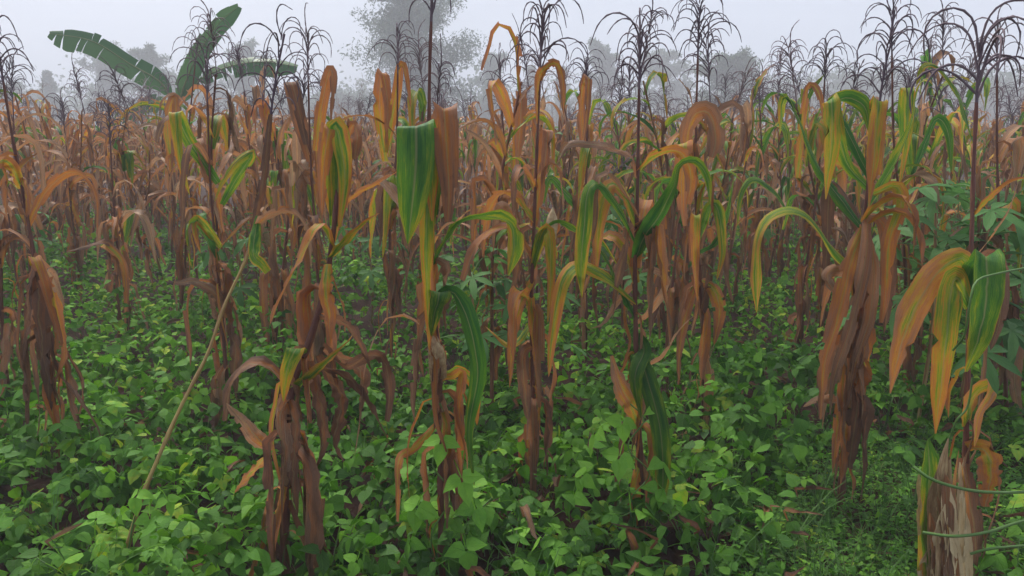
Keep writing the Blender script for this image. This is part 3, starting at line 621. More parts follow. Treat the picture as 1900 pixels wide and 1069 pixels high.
# second row, in their places
def second(base_px, label, leaves, top, seed, green=.2, tassel=True, flops=4, lean=0):
    r = random.Random(seed); fl = []
    for k in range(flops):
        fl.append((r.uniform(.2, .6), 'flop', r.uniform(180, 360), r.uniform(.8, 1.1), (r.uniform(.75, 1.05), r.random() ** 2, r.uniform(.6, 1))))
    for k in range(4):
        fl.append((r.uniform(.5, .84), r.choice(('strap', 'strap', 'arch')), r.uniform(0, 360), r.uniform(.75, 1.05), pick_tint(r, green)))
    bx, by = base_px; tx, ty = top
    mid = [(bx + (tx - bx) * t + r.uniform(-6, 6), by + (ty - by) * t) for t in (.25, .5, .75)]
    hero(base_px, label, mid + [top], leaves, dict(n=r.randint(11, 16), s=r.uniform(.9, 1.15), H=r.uniform(.16, .26)) if tassel else None, flops=fl, seed=seed)
second((240, 640), 'dry maize plant with an arched leaf ending in a bright orange strip, left side',
       [lf([(238, 520), (215, 470, -.05), (190, 452, -.1), (210, 465, -.1), (228, 490, -.12), (234, 540, -.12), (232, 610, -.1)], .075, ORG, (50, 30, 5)),
        lf([(238, 500), (200, 450, -.1), (160, 458, -.12), (120, 468, -.12)], .055, BRN, (40, 60))], (205, 270), 31, .05)
second((428, 790), 'dark brown maize plant behind the bare leaning stalk, with one pale drooping leaf',
       [lf([(420, 590), (400, 545, -.06), (360, 522, -.1), (335, 525, -.12), (308, 522, -.12)], .075, (.95, .8, .9), (20, 40)),
        lf([(424, 600), (436, 650, -.08), (434, 700, -.08), (440, 750, -.05)], .09, DRK, (0, 30), cr=.4),
        lf([(412, 380), (440, 330, -.05), (468, 285, -.08), (440, 300, -.1), (412, 340, -.12), (398, 375, -.12)], .065, (.34, .1, 1.1), (30, 10)),
        lf([(405, 340), (350, 260, 0), (328, 210, -.05), (326, 225, -.1), (335, 300, -.1), (352, 362, -.1)], .08, YGR, (20, 5)),
        lf([(410, 460), (380, 420, -.1), (362, 405, -.12), (360, 430, -.14), (372, 470, -.14)], .05, (.48, .1, 1.2), (20, 10))], (385, 190), 32, .25)
second((500, 690), 'withered maize plant with a dark red hanging leaf right of the bare stalk',
       [lf([(498, 500), (488, 520, -.06), (490, 590, -.08), (500, 668, -.06)], .085, (.86, .2, .85), (0, 20), cr=.3),
        lf([(505, 400), (530, 390, -.06), (545, 420, -.08), (540, 490, -.08)], .07, RED, (20, 10))], (560, 200), 33, .15)
second((600, 760), 'maize plant with dark purple folded top leaf behind the broken plant',
       [lf([(575, 300), (550, 200, -.05), (540, 155, -.1), (545, 165, -.14), (558, 220, -.15), (575, 300, -.15)], .10, (.9, .2, .8), (0, 20)),
        lf([(585, 280), (600, 180, 0), (612, 130, -.05), (618, 150, -.1), (614, 230, -.1)], .08, RED, (10, 10))], (572, 150), 34, .15)
second((720, 720), 'maize plant left of the broad green leaf, topped by orange folded leaves',
       [lf([(715, 300), (705, 200, -.05), (708, 140, -.1), (712, 142, -.13), (720, 200, -.15), (715, 270, -.15)], .10, ORG, (0, 10)),
        lf([(715, 280), (735, 180, 0), (742, 125, 0), (752, 130, -.05), (762, 200, -.06)], .07, (.6, .2, 1), (0, 30)),
        lf([(716, 420), (730, 360, -.1), (722, 330, -.14), (716, 420, -.18), (710, 480, -.18)], .06, YGR, (10, 10))], (738, 135), 35, .3)
second((952, 700), 'maize plant with a broad flat brown leaf hanging beside the slim tasselled plant',
       [lf([(955, 340), (960, 250, 0), (966, 178, -.05), (968, 180, -.1), (965, 240, -.12), (958, 320, -.12)], .09, (.68, .3, 1), (0, 10), prof=(.4, .7, 1, 1, .9, .05)),
        lf([(955, 420), (935, 400, 0), (900, 380, 0), (880, 420, 0), (878, 500, 0)], .06, ORG, (50, 10))], (930, 180), 36, .2)
second((1085, 690), 'reddish dry maize plant between the slim plant and the vine-wrapped one',
       [lf([(1085, 300), (1078, 200, 0), (1085, 148, -.05), (1092, 150, -.1), (1088, 220, -.1), (1078, 290, -.1)], .07, (.76, .2, 1), (0, 20)),
        lf([(1085, 400), (1050, 360, -.1), (1020, 330, -.15), (1008, 380, -.15)], .07, GRN, (40, 20))], (1088, 170), 37, .3)
second((1402, 590), 'thin maize plant whose lowest leaf hangs dark, left of the stout bundle',
       [lf([(1402, 440), (1396, 460, -.05), (1396, 520, -.08), (1404, 575, -.05)], .085, BRN, (0, 20), cr=.4)], (1410, 200), 38, .45)
second((1480, 680), 'maize plant with yellow-green straps just left of the stout bundle',
       [lf([(1480, 330), (1490, 230, 0), (1500, 160, -.05), (1520, 175, -.1), (1530, 240, -.1)], .08, ORG, (20, 20)),
        lf([(1480, 420), (1440, 360, -.1), (1400, 332, -.14), (1375, 360, -.16), (1368, 420, -.16)], .07, (.22, .8, 1.1), (70, 50, 20))], (1530, 150), 39, .5)
second((1690, 760), 'half green maize plant with bright yellow straps between stout and right plants',
       [lf([(1690, 330), (1680, 240, 0), (1682, 170, -.05), (1686, 175, -.1), (1682, 260, -.12), (1668, 350, -.12)], .085, (.37, .1, 1.15), (0, 10)),
        lf([(1692, 330), (1720, 260, 0), (1740, 220, 0), (1760, 250, 0), (1765, 320, 0)], .07, (.1, .2, 1), (20, 40))], (1655, 100), 40, .55)
second((1872, 790), 'dry maize plant at the right edge behind the drooping leaf skirt',
       [lf([(1875, 560), (1888, 620, -.1), (1882, 700, -.12), (1895, 790, -.1)], .10, (.9, .9, 1), (10, 30), cr=.3)], (1850, 140), 41, .4)
second((18, 760), 'dark withered maize plant cut by the left edge',
       [lf([(10, 600), (6, 660, -.1), (2, 740, -.1), (4, 800, -.1)], .10, (.92, .4, .9), (10, 20), cr=.4)], (-30, 180), 42, .05)
second((150, 560), 'brown maize plant with pale bent leaf behind the left edge plant',
       [lf([(148, 420), (130, 350, 0), (165, 325, -.1), (180, 360, -.1), (182, 440, -.1)], .07, (.7, .4, 1), (30, 10))], (120, 240), 43, .05)
second((330, 600), 'dry maize plant below the banana with broad rust-coloured hanging leaf',
       [lf([(320, 320), (310, 230, 0), (320, 185, -.05), (326, 190, -.1), (322, 260, -.1), (318, 330, -.1)], .11, (.66, .4, 1), (0, 10))], (362, 120), 44, .15)

# the field behind
HX = []
for o in list(C.objects):
    if o.name.startswith('maize_plant'): HX.append((o.location.x, o.location.y))
HX = np.array(HX); frnd = random.Random(99); placed = []
y = 3.9; row = 0
while y < 14.0:
    step_y = .62 if y < 9 else .56; step_x = .80 if y < 9 else .70
    half = .74 * y + .7; x = -half + frnd.uniform(0, .5)
    while x < half:
        xx, yy = x + frnd.uniform(-.2, .2), y + frnd.uniform(-.2, .2)
        if np.min(np.hypot(HX[:, 0] - xx, HX[:, 1] - yy)) > .4 and (yy > 4.9 or frnd.random() < .42): placed.append((xx, yy))
        x += step_x * frnd.uniform(.8, 1.25)
    y += step_y
FRONT = ((60, 'the left edge bundle'), (240, 'the orange strip leaf'), (420, 'the bare leaning stalk'), (560, 'the broken maize'), (720, 'the orange folded tops'), (810, 'the broad green leaf'),
         (990, 'the slim tasselled maize'), (1185, 'the vine-wrapped maize'), (1300, 'the hooded leaf'), (1440, 'the pale-topped arching leaf'), (1560, 'the stout leaf bundle'), (1700, 'the large cassava'), (1810, 'the drooping leaf skirt'))
BACK = ((40, 'the left edge'), (170, 'the left banana leaf'), (330, 'the banana stem'), (480, 'the right banana leaf'), (620, 'the broken maize'), (770, 'the tall feathery tree'), (990, 'the fountain tassel'),
        (1200, 'the vine-wrapped maize'), (1345, 'the bushy ragged tree'), (1560, 'the stout leaf bundle'), (1740, 'the large cassava'), (1860, 'the right edge'))
ORD = ['leftmost', 'second from left', 'third from left', 'fourth from left', 'fifth from left', 'sixth from left', 'seventh from left', 'eighth from left', 'ninth from left']
def px_of(x, y): return 950 + FPX * x / (math.cos(PITCH) * y + math.sin(PITCH) * CAM_H)
def near(lst, px): return min(lst, key=lambda a: abs(a[0] - px))[1]
PENDING = []          # (object, label, place across the picture)
def settle_labels():
    by = {}
    for o, l, px in PENDING: by.setdefault(l, []).append((px, o))
    for l, v in by.items():
        v.sort(key=lambda a: a[0])
        for i, (px, o) in enumerate(v):
            o['label'] = l if len(v) == 1 else '%s, %s' % (l, 'rightmost' if i == len(v) - 1 and i else ORD[min(i, 8)])
    PENDING.clear()
def side_word(u): return 'left' if u < -.22 else ('right' if u > .22 else 'middle')
placed = placed[:300]; Y_LAST = placed[-1][1]
for (xx, yy) in placed:
    u = xx / yy
    g = np.interp(u, (-.6, -.2, .1, .5), (.16, .26, .42, .72)) * (1 if yy < 9 else .8)
    sw = side_word(u); band = 'third rows' if yy < 6.8 else ('middle rows' if yy < 9.5 else 'hazy back rows')
    px = px_of(xx, yy); tas = frnd.random() < (.85 if u > -.2 else .6)
    kind_ = {'left': 'rust-brown', 'middle': 'orange-brown', 'right': 'green-streaked'}[sw]
    lab = '%s %smaize in the %s behind %s' % (kind_, 'tasselled ' if tas else '', band if yy < 9.5 else 'hazy back', near(FRONT if yy < 9.5 else BACK, px))
    p = field_plant(xx, yy, frnd, g, lab, 'maize in the %s, %s' % (band, sw), h=frnd.uniform(1.45, 2.02) + (.06 if u > .2 else 0), tas=tas)
    if yy < 9.5: PENDING.append((p, lab, px))
settle_labels()

def field_mass():
    """maize farther off than can be told apart: one mass of stalks, leaves and tassels"""
    r = random.Random(3); LV = []
    for i in range(14):
        LV.append(random_leaf(r.choice(('strap', 'strap', 'arch')), r.uniform(.5, .85), r.uniform(.06, .1), r, 8))
    V, F, U, A = [], [], [], []; o = 0; V2, F2, U2 = [], [], []; o2 = 0
    tg = [tassel_geo(r, 9, None, 5, 3) for _ in range(3)]
    y = Y_LAST + .4
    while y < 62:
        half = .78 * y + 1; x = -half
        while x < half:
            xx, yy = x + r.uniform(-.3, .3), y + r.uniform(-.3, .3); h = r.uniform(1.6, 2.25); base = np.array((xx, yy, 0.)); az = r.uniform(0, 6)
            v, f, u = tube([base, base + (r.uniform(-.08, .08), 0, h)], (.012, .007), 4); V2.append(v); F2.append(f + o2); U2.append(u); o2 += len(v)
            for k in range(r.randint(5, 8) if yy < 26 else 4):
                v, f, u = r.choice(LV); az += math.pi + r.uniform(-.6, .6); t = pick_tint(r, .2 if xx < 0 else .45)
                v = turn(v * r.uniform(.8, 1.1), az, h * (.45 + .5 * k / 7 if yy < 26 else .6 + .4 * k / 4)) + base; V.append(v); F.append(f + o); U.append(u); o += len(v)
                A.append(np.tile((t[0], t[1], t[2], 1), (len(v), 1)))
            if r.random() < .45:
                v, f, u = r.choice(tg); v = turn(v, az, h + .1) + base; V2.append(v); F2.append(f + o2); U2.append(u); o2 += len(v)
            x += r.uniform(.55, 1.15)
        y += .95 if y < 26 else 1.9
    root = obj('maize_field', mesh_np('maize_field', np.vstack(V), np.vstack(F), np.vstack(U), M['leaf_mass'], attr=np.vstack(A)))
    tag(root, 'hazy mass of dry brown maize filling the far field', 'maize', kind='stuff')
    obj('stalk_mass', mesh_np('stalk_mass', np.vstack(V2), np.vstack(F2), np.vstack(U2), M['tassel']), root)['kind'] = 'stuff'
field_mass()

# ------------------------------------------------------------------ bean leaves
def leaflet(L=1.0, W=.78, fold=.25, droop=.25, asym=0.0):
    """ovate pointed leaflet along +X, foot at origin, about 20 triangles"""
    xs = np.array((0, .10, .32, .58, .82, 1.0)) * L; hw = np.array((.06, .40, .50, .36, .14, .0)) * W * L
    V = []; UV = []
    for i, (x, w) in enumerate(zip(xs, hw)):
        t = x / L; z = -droop * L * t * t
        back = -.06 * L if i == 1 else 0
        for a in (-1, 0, 1):
            V.append((x + (back if a else 0), a * w * (1 + asym * a), z + abs(a) * w * fold - abs(a) * w * w / L * .25)); UV.append((.5 + .5 * a * w / (.5 * W * L), t))
    F = []
    for i in range(5):
        for k in range(2): F.append((i * 3 + k, i * 3 + k + 1, i * 3 + 3 + k + 1, i * 3 + 3 + k))
    return np.array(V), np.array(F), np.array(UV)
def xf(v, rx=0, ry=0, rz=0, loc=(0, 0, 0), s=1):
    m = np.array((Matrix.Rotation(rz, 3, 'Z') @ Matrix.Rotation(ry, 3, 'Y') @ Matrix.Rotation(rx, 3, 'X'))); return v * s @ m.T + np.array(loc)
def trifoliate(r, stem=True):
    """bean leaf: three leaflets on a petiole, in units of one leaflet length"""
    parts = []; pl = r.uniform(.7, 1.3); P = spline([(0, 0, 0), (pl * .5, 0, pl * .35), (pl, 0, pl * .45)], 5)
    if stem:
        v, f, u = tube(P, .022, 4); parts.append((v, f, np.full((len(v), 2), .5)))
    e = P[-1]
    for az, s in ((0, 1.0), (1.45, .88), (-1.45, .88)):
        v, f, u = leaflet(1, r.uniform(.66, .86), r.uniform(.05, .4), r.uniform(.1, .45), r.uniform(-.12, .12))
        off = np.array((.18, 0, .0)) if az == 0 else np.array((0, .05 * np.sign(az), 0))
        parts.append((xf(v, r.uniform(-.35, .35), r.uniform(.0, .5), az + r.uniform(-.2, .2), e + off, s), f, u))
    return join(parts)
TRI = []
for i in range(12):
    v, f, u = trifoliate(rng); TRI.append((v, f, u))
TRIM = [mesh_np('bean_leaf', v, f, u, M['bean']) for v, f, u in TRI]
LFT = []
for i in range(6): LFT.append(leaflet(1, rng.uniform(.65, .9), rng.uniform(.05, .4), rng.uniform(.1, .4)))

LFT2 = []          # coarser leaflets for the cover farther back
for v, f, u in LFT:
    LFT2.append((v[[0, 6, 7, 8, 15]] * 1, np.array(((0, 1, 4, 2), (0, 2, 4, 3)))[:, [0, 1, 2, 3]], u[[0, 6, 7, 8, 15]]))
LFT2 = [(v, np.array(((0, 1, 4, 2), (0, 2, 4, 3))), u) for v, f, u in LFT2]
TRI2 = []
for i in range(8):
    pp = []
    for az in (0, 1.45, -1.45):
        v, f, u = rng.choice(LFT2); pp.append((xf(v, rng.uniform(-.35, .35), rng.uniform(0, .5), az + rng.uniform(-.2, .2), (.9 + (.18 if az == 0 else 0), 0, .4), .92), f, u))
    TRI2.append(join(pp))
POLE = ground_at(210, 1075)
def canopy_h(x, y):
    h = .27 + .17 * math.sin(x * 1.9 + 1.1 * math.sin(y * 1.1)) * math.cos(y * 1.6 + .4 * x) + .05 * math.sin(x * 4.7 + y * 3.1)
    h *= .75 + .35 * min(1, max(0, (y - 2.4) / 3))
    d2 = np.min((HX[:, 0] - x) ** 2 + (HX[:, 1] - y) ** 2); h += .13 * math.exp(-d2 / .05)
    if math.hypot(x - POLE[0], y - POLE[1]) < .38: h *= .4
    if y < 3.6 and .42 < x / y < .75: h *= .55             # low weeds at lower right
    return max(.08, h)

def bean_cover():
    r = random.Random(21); V, F, U, A = [], [], [], []; o = 0; V2, F2, U2, A2 = [], [], [], []; o2 = 0
    def put(x, y, z, s, tpl, tilt, tint):
        nonlocal o
        v, f, u = tpl; v = xf(v, r.gauss(0, tilt), r.gauss(.42 if y < 4.2 else .25, tilt), r.uniform(0, 6.283), (x, y, z), s)
        V.append(v); F.append(f + o); U.append(u); o += len(v); A.append(np.tile((tint, r.random(), r.uniform(.75, 1.15), 1), (len(v), 1)))
    def gap(x, y):       # places where the soil shows
        return math.sin(x * 2.9 + 1.7) * math.sin(y * 3.3 + .6 + x) > .93
    n = 0
    y0 = 1.9
    for (ya, yb, dens, smin, smax, tri) in ((1.9, 4.2, 640, .018, .085, True), (4.2, 7.5, 420, .025, .08, True), (7.5, 15, 150, .05, .10, False)):
        area = 1.0 * (yb - ya) * (.80 * (ya + yb) + 1.0); N = int(area * dens)
        for _ in range(N):
            y = r.uniform(ya, yb); x = r.uniform(-1, 1) * (.80 * y + .5)
            if gap(x, y) and r.random() < .8: continue
            h = canopy_h(x, y) * r.uniform(.85, 1.2); g = float(gheight(x, y)); z = g + h * (1 - .85 * r.random() ** 1.7)
            tint = min(.96, max(.05, r.gauss(.52, .21) + .16 * math.sin(x * 1.7 + 2.1 * math.sin(y * .9)) * math.sin(y * 2.3 + .8 * x)))
            low = (y < 3.6 and .42 < x / y < .75)
            s = r.uniform(smin, smax) * (.45 if low else 1)
            if tri and r.random() < .35: put(x, y, z - s * .4, s * .95, r.choice(TRI if y < 4.2 else TRI2), .45, tint)
            else: put(x, y, z, s, r.choice(LFT if y < 4.2 else LFT2), .6 if y < 4.2 else .42, tint)
    m = tag(obj('bean_cover', mesh_np('bean_cover', np.vstack(V), np.vstack(F), np.vstack(U), M['bean_mass'], attr=np.vstack(A))),
        'dense knee-high cover of green bean leaves carpeting the field floor', 'bean foliage', kind='stuff')
bean_cover()

def bean_plant(x, y, r, label, group, n=12, h=None, size=(.048, .088)):
    g = float(gheight(x, y)); p = empty('bean_plant', (x, y, g), label, 'bean plant', group); PENDING.append((p, label, px_of(x, y))); h = h or canopy_h(x, y) * 1.05
    stems = []
    for k in range(3):
        a = r.uniform(0, 6.283); e = np.array((math.cos(a) * .16, math.sin(a) * .16, h * r.uniform(.6, .95)))
        Q = spline([(0, 0, -.02), e * .5 + (0, 0, h * .15), e], 7); stems.append(Q); 
    v, f, u = join([tube(Q, .0028, 4) for Q in stems]); obj('stem', mesh_np('stem', v, f, u, M['vine']), p, color=(.6, .5, 1))
    for k in range(n):
        Q = stems[k % 3]; q = Q[r.randint(3, 6)]
        c = (min(.95, max(.1, r.gauss(.58, .2))), r.random(), r.uniform(.8, 1.2))
        obj('leaf', r.choice(TRIM), p, q, (r.gauss(0, .3), r.gauss(.32, .3), r.uniform(0, 6.283)), r.uniform(*size), c)
br = random.Random(77); spots = []
for _ in range(4000):
    y = 1.95 + 2.6 * br.random() ** 1.2; x = br.uniform(-1, 1) * (.74 * y + .1)
    if y < 3.4 and .40 < x / y < .75: continue
    if all(math.hypot(x - a, y - b) > .27 for a, b in spots): spots.append((x, y))
    if len(spots) >= 84: break
for (x, y) in spots:
    u = x / y
    where = near(FRONT, px_of(x, y)); row_ = 'right at the bottom edge' if y < 2.75 else ('in front' if y < 3.5 else 'farther back')
    bean_plant(x, y, br, 'leafy bean plant below %s, %s' % (where, row_), 'bean plants in the front undergrowth')
settle_labels()

def climbing_bean(label, base_px, path, leaves, seed):
    """vine with leaves at chosen places, turning their faces outward"""
    r = random.Random(seed); B = ground_at(*base_px); B[2] = gheight(B[0], B[1]); Y = B[1]
    p = empty('climbing_bean', B, label, 'bean vine')
    Q = spline([np.array((0, 0, -.02))] + [at(px, py, Y + dy) - B for px, py, dy in path], 40)
    v, f, u = tube(Q, .003, 5); obj('stem', mesh_np('stem', v, f, u, M['vine']), p, color=(.7, .5, 1.2))
    for (px, py, s, az, tint) in leaves:
        q = at(px, py, Y - .07) - B; c = (tint, r.random(), 1.15)
        # tilted toward the light and the open side, petiole back at the vine
        o = obj('leaf', r.choice(TRIM), p, q + np.array((0, .05, .02)), None, s, c)
        o.rotation_euler = (Matrix.Rotation(R(az), 3, 'Z') @ Matrix.Rotation(R(r.uniform(38, 62)), 3, 'Y') @ Matrix.Rotation(r.uniform(-.4, .4), 3, 'X')).to_euler()
climbing_bean('bean vine climbing the front centre maize stalk below its ears', (828, 1090),
    [(800, 1000, -.05), (838, 920, -.05), (802, 860, -.05), (835, 800, -.05), (812, 740, -.03)],
    [(820, 795, .075, -95, .78), (835, 865, .085, -60, .82), (795, 925, .09, -120, .74), (860, 935, .08, -50, .6), (790, 985, .075, -130, .6), (850, 1000, .085, -70, .66), (770, 1030, .08, -140, .6)], 51)
climbing_bean('bright bean vine climbing the maize stalk under the torn orange sheath', (1180, 1000),
    [(1170, 930, -.06), (1205, 880, -.06), (1165, 830, -.06), (1195, 780, -.06), (1170, 750, -.05)],
    [(1160, 770, .075, -100, .82), (1195, 755, .06, -30, .86), (1135, 800, .085, -150, .84), (1160, 840, .085, -110, .78), (1200, 850, .08, -40, .7), (1110, 880, .08, -160, .8), (1090, 915, .09, -140, .72), (1210, 890, .075, -70, .66)], 52)
climbing_bean('bean vine twining up the foot of the bare leaning stalk', (225, 1080),
    [(240, 1010, -.03), (250, 960, 0), (272, 915, .03)],
    [(262, 915, .065, -100, .86), (280, 925, .055, -40, .8), (235, 955, .06, -150, .82), (265, 955, .06, -60, .76), (205, 1010, .055, -140, .9)], 53)

# ------------------------------------------------------------------ cassava
def cassava_leaf(r):
    n = r.choice((5, 7)); parts = []
    for k in range(n):
        a = (k - (n - 1) / 2) * (R(215) / (n - 1)); L = 1 - .28 * abs(k - (n - 1) / 2) / ((n - 1) / 2)
        xs = np.array((0, .2, .5, .78, 1.0)) * L; hw = np.array((.02, .08, .135, .10, .0))
        V = []; UV = []; dr = r.uniform(.2, .55)
        for x, w in zip(xs, hw):
            for s in (-1, 0, 1): V.append((x, s * w, -dr * x * x + abs(s) * w * .3)); UV.append((.5 + s * .5, x / L))
        F = [(i * 3 + j, i * 3 + j + 1, i * 3 + 4 + j, i * 3 + 3 + j) for i in range(4) for j in range(2)]
        parts.append((xf(np.array(V), rz=a), np.array(F), np.array(UV)))
    return join(parts)
CAS = []
for i in range(8):
    v, f, u = cassava_leaf(rng); CAS.append(mesh_np('cassava_leaf', v, f, u, M['cassava']))
def cassava(px, py_base, label, h, n, seed, spread=.33, size=(.13, .19)):
    r = random.Random(seed); B = ground_at(px, py_base); B[2] = gheight(B[0], B[1]); p = empty('cassava_plant', B, label, 'cassava plant', 'cassava plants among the maize')
    v, f, u = stalk_geo([(0, 0, -.03), (.02, 0, h * .5), (-.02, .02, h)], .011, .006, 14, 6); obj('stem', mesh_np('stem', v, f, u, M['stalk']), p, color=(.75, .5, .9))
    for k in range(n):
        z = h * (.42 + .6 * k / n); a = k * 2.4 + r.uniform(-.4, .4); d = spread * r.uniform(.7, 1.15) * (1.1 - .5 * k / n)
        e = np.array((math.cos(a) * d, math.sin(a) * d, z + r.uniform(.0, .16)))
        Q = spline([(0, 0, z), e * (.5, .5, 0) + (0, 0, (z + e[2]) * .5 + .04), e], 6)
        v, f, u = tube(Q, .0028, 4); pt_ = obj('petiole', mesh_np('petiole', v, f, u, M['vine']), p, color=(.8, .5, 1.1))
        o = obj('leaf', r.choice(CAS), p, e, (r.uniform(-.3, .3), r.uniform(.15, .7), a), r.uniform(*size), (r.uniform(.3, .75), r.random(), r.uniform(.9, 1.25)))
    return p
cassava(1700, 800, 'large leafy cassava plant behind the leaf skirt at right', 1.2, 26, 61, .42, (.18, .25))
cassava(1775, 780, 'tall cassava plant crowding the red stalk of the leaf skirt from behind', 1.3, 20, 70, .38, (.17, .24))
cassava(1655, 640, 'cassava plant in shadow right of the stout brown bundle', .95, 15, 62, .35)
cassava(878, 800, 'cassava plant with drooping fingered leaves right of the front centre stalk', .95, 14, 63, .26, (.13, .18))
cassava(960, 760, 'small cassava plant tucked behind the slim tasselled maize', .8, 10, 64, .28)
cassava(455, 660, 'cassava plant with pale undersides behind the bare leaning stalk', .95, 13, 65, .32)
cassava(1250, 640, 'cassava plant low between the vine-wrapped and hooded maize', .7, 10, 66, .3)
cassava(690, 600, 'cassava plant low left of the broad green leaf', .75, 11, 67, .32)
cassava(60, 560, 'cassava plant low behind the left edge maize', .8, 10, 68, .32)
cassava(1870, 640, 'dark leafy cassava plant at the right edge', 1.2, 16, 69, .4, (.15, .2))

cr_ = random.Random(123); cs = []
while len(cs) < 14:
    yy = cr_.uniform(5.0, 12.5); u_ = cr_.uniform(.1, .74)
    if all(math.hypot(u_ * yy - a, yy - b) > .8 for a, b in cs): cs.append((u_ * yy, yy))
for k, (xx, yy) in enumerate(cs):
    dz = math.cos(PITCH) * yy + math.sin(PITCH) * CAM_H; px_ = 950 + FPX * xx / dz
    py_ = 534.5 - FPX * (math.sin(PITCH) * yy - math.cos(PITCH) * CAM_H) / dz
    lab = 'cassava plant half hidden in the %s rows behind %s' % ('nearer' if yy < 8 else 'farther', near(FRONT, px_))
    o_ = cassava(px_, py_, lab, cr_.uniform(.8, 1.35), 10, 200 + k, .34, (.15, .21)); PENDING.append((o_, lab, px_))
settle_labels()
# ------------------------------------------------------------------ vines, weeds and grass at lower right
def right_vine():
    B = ground_at(1850, 1165); B[2] = gheight(B[0], B[1]); Y = B[1]
    p = empty('climbing_vine', B, 'smooth green vine stems looping round the pale stump at lower right', 'vine')
    for path, rad in (([(1695, 866, -.12), (1730, 890, -.16), (1790, 908, -.16), (1850, 914, -.12), (1930, 912, -.05)], .0048),
                      ([(1712, 988, -.14), (1770, 995, -.17), (1830, 988, -.16), (1880, 972, -.12), (1940, 955, -.05)], .0046),
                      ([(1800, 1028, -.14), (1840, 1018, -.15), (1930, 1010, -.1)], .004),
                      ([(1768, 650, -.16), (1790, 620, -.2), (1800, 560, -.22), (1812, 522, -.2), (1850, 508, -.15), (1930, 492, -.05)], .0030),
                      ([(1762, 815, -.1), (1775, 780, -.12), (1795, 755, -.12), (1805, 700, -.12)], .003)):
        v, f, u = tube(spline([at(a, b, Y + c) - B for a, b, c in path], 24), rad, 7); obj('stem', mesh_np('stem', v, f, u, M['vine']), p, color=(.62, .5, 1.15))
right_vine()
def grass():
    r = random.Random(8); V, F, U, A = [], [], [], []; o = 0
    def blade(x, y, z, L, w, az, lean, t):
        nonlocal o
        s = np.linspace(0, 1, 5); P = np.stack([np.cos(az) * lean * s**1.7 * L, np.sin(az) * lean * s**1.7 * L, L * (s - .45 * lean * s**2.4)], 1) + (x, y, z)
        sd_ = np.array((-math.sin(az), math.cos(az), 0)); W = w * (1 - s) ** .6
        v = np.stack([P - sd_ * W[:, None], P + sd_ * W[:, None]], 1).reshape(-1, 3); i = np.arange(4) * 2
        V.append(v); F.append(np.stack([i, i + 1, i + 3, i + 2], 1) + o); o += 10
        U.append(np.stack([np.tile((0, 1), 5), np.repeat(s, 2)], 1)); A.append(np.tile((t, r.random(), 1, 1), (10, 1)))
    for _ in range(420):
        y = r.uniform(1.9, 3.7); u = r.gauss(.52, .16); x = u * y
        if not .25 < u < .85: continue
        for k in range(r.randint(5, 10)):
            blade(x + r.gauss(0, .02), y + r.gauss(0, .02), float(gheight(x, y)), r.uniform(.08, .24), r.uniform(.0015, .0035), r.uniform(0, 6.3), r.uniform(.2, 1.0), min(.97, max(.1, r.gauss(.6, .2))))
    for _ in range(260):
        y = r.uniform(2, 6); x = r.uniform(-.75, .75) * y
        for k in range(5): blade(x + r.gauss(0, .02), y + r.gauss(0, .02), float(gheight(x, y)), r.uniform(.15, .42), r.uniform(.002, .004), r.uniform(0, 6.3), r.uniform(.2, .9), r.uniform(.3, .9))
    tag(obj('grass', mesh_np('grass', np.vstack(V), np.vstack(F), np.vstack(U), M['grass'], attr=np.vstack(A))), 'fine green grass and weeds in the lower right foreground', 'grass', kind='stuff')
grass()
def weeds():
    r = random.Random(18); V, F, U, A = [], [], [], []; o = 0
    for _ in range(1500):
        y = r.uniform(1.95, 3.8); u = r.uniform(.32, .84); x = u * y; g = float(gheight(x, y)); h = r.uniform(.04, .15); t = r.gauss(.55, .18)
        for k in range(r.randint(6, 10)):
            v, f, uu = r.choice(LFT); a = k * 2.4 + r.uniform(-.3, .3); s = r.uniform(.014, .032)
            v = xf(v * (1, .6, 1), r.gauss(0, .3), r.gauss(-.1, .3), a, (x + math.cos(a) * .008, y + math.sin(a) * .008, g + h * (.4 + .6 * k / 9)), s)
            V.append(v); F.append(f + o); U.append(uu); o += len(v); A.append(np.tile((min(.95, max(.1, t)), r.random(), 1.05, 1), (len(v), 1)))
    tag(obj('weeds', mesh_np('weeds', np.vstack(V), np.vstack(F), np.vstack(U), M['bean_mass'], attr=np.vstack(A))), 'low small-leaved weeds between grass at lower right', 'weeds', kind='stuff')
weeds()
def litter():
    r = random.Random(28); V, F, U, A = [], [], [], []; o = 0
    LT = [random_leaf('flop', r.uniform(.08, .3), r.uniform(.015, .04), r, 7) for _ in range(8)]
    for _ in range(380):
        y = r.uniform(1.9, 8); x = r.uniform(-.78, .78) * y; v, f, u = r.choice(LT)
        v = xf(v, r.uniform(-.5, .5), r.uniform(-1.9, -1.2), r.uniform(0, 6.28), (x, y, float(gheight(x, y)) + r.uniform(.02, .22)))
        V.append(v); F.append(f + o); U.append(u); o += len(v); A.append(np.tile((r.uniform(.75, 1.05), r.random(), r.uniform(.45, .9), 1), (len(v), 1)))
    tag(obj('leaf_litter', mesh_np('leaf_litter', np.vstack(V), np.vstack(F), np.vstack(U), M['leaf_mass'], attr=np.vstack(A))), 'scraps of dry brown maize leaf caught in the bean cover', 'leaf litter', kind='stuff')
litter()

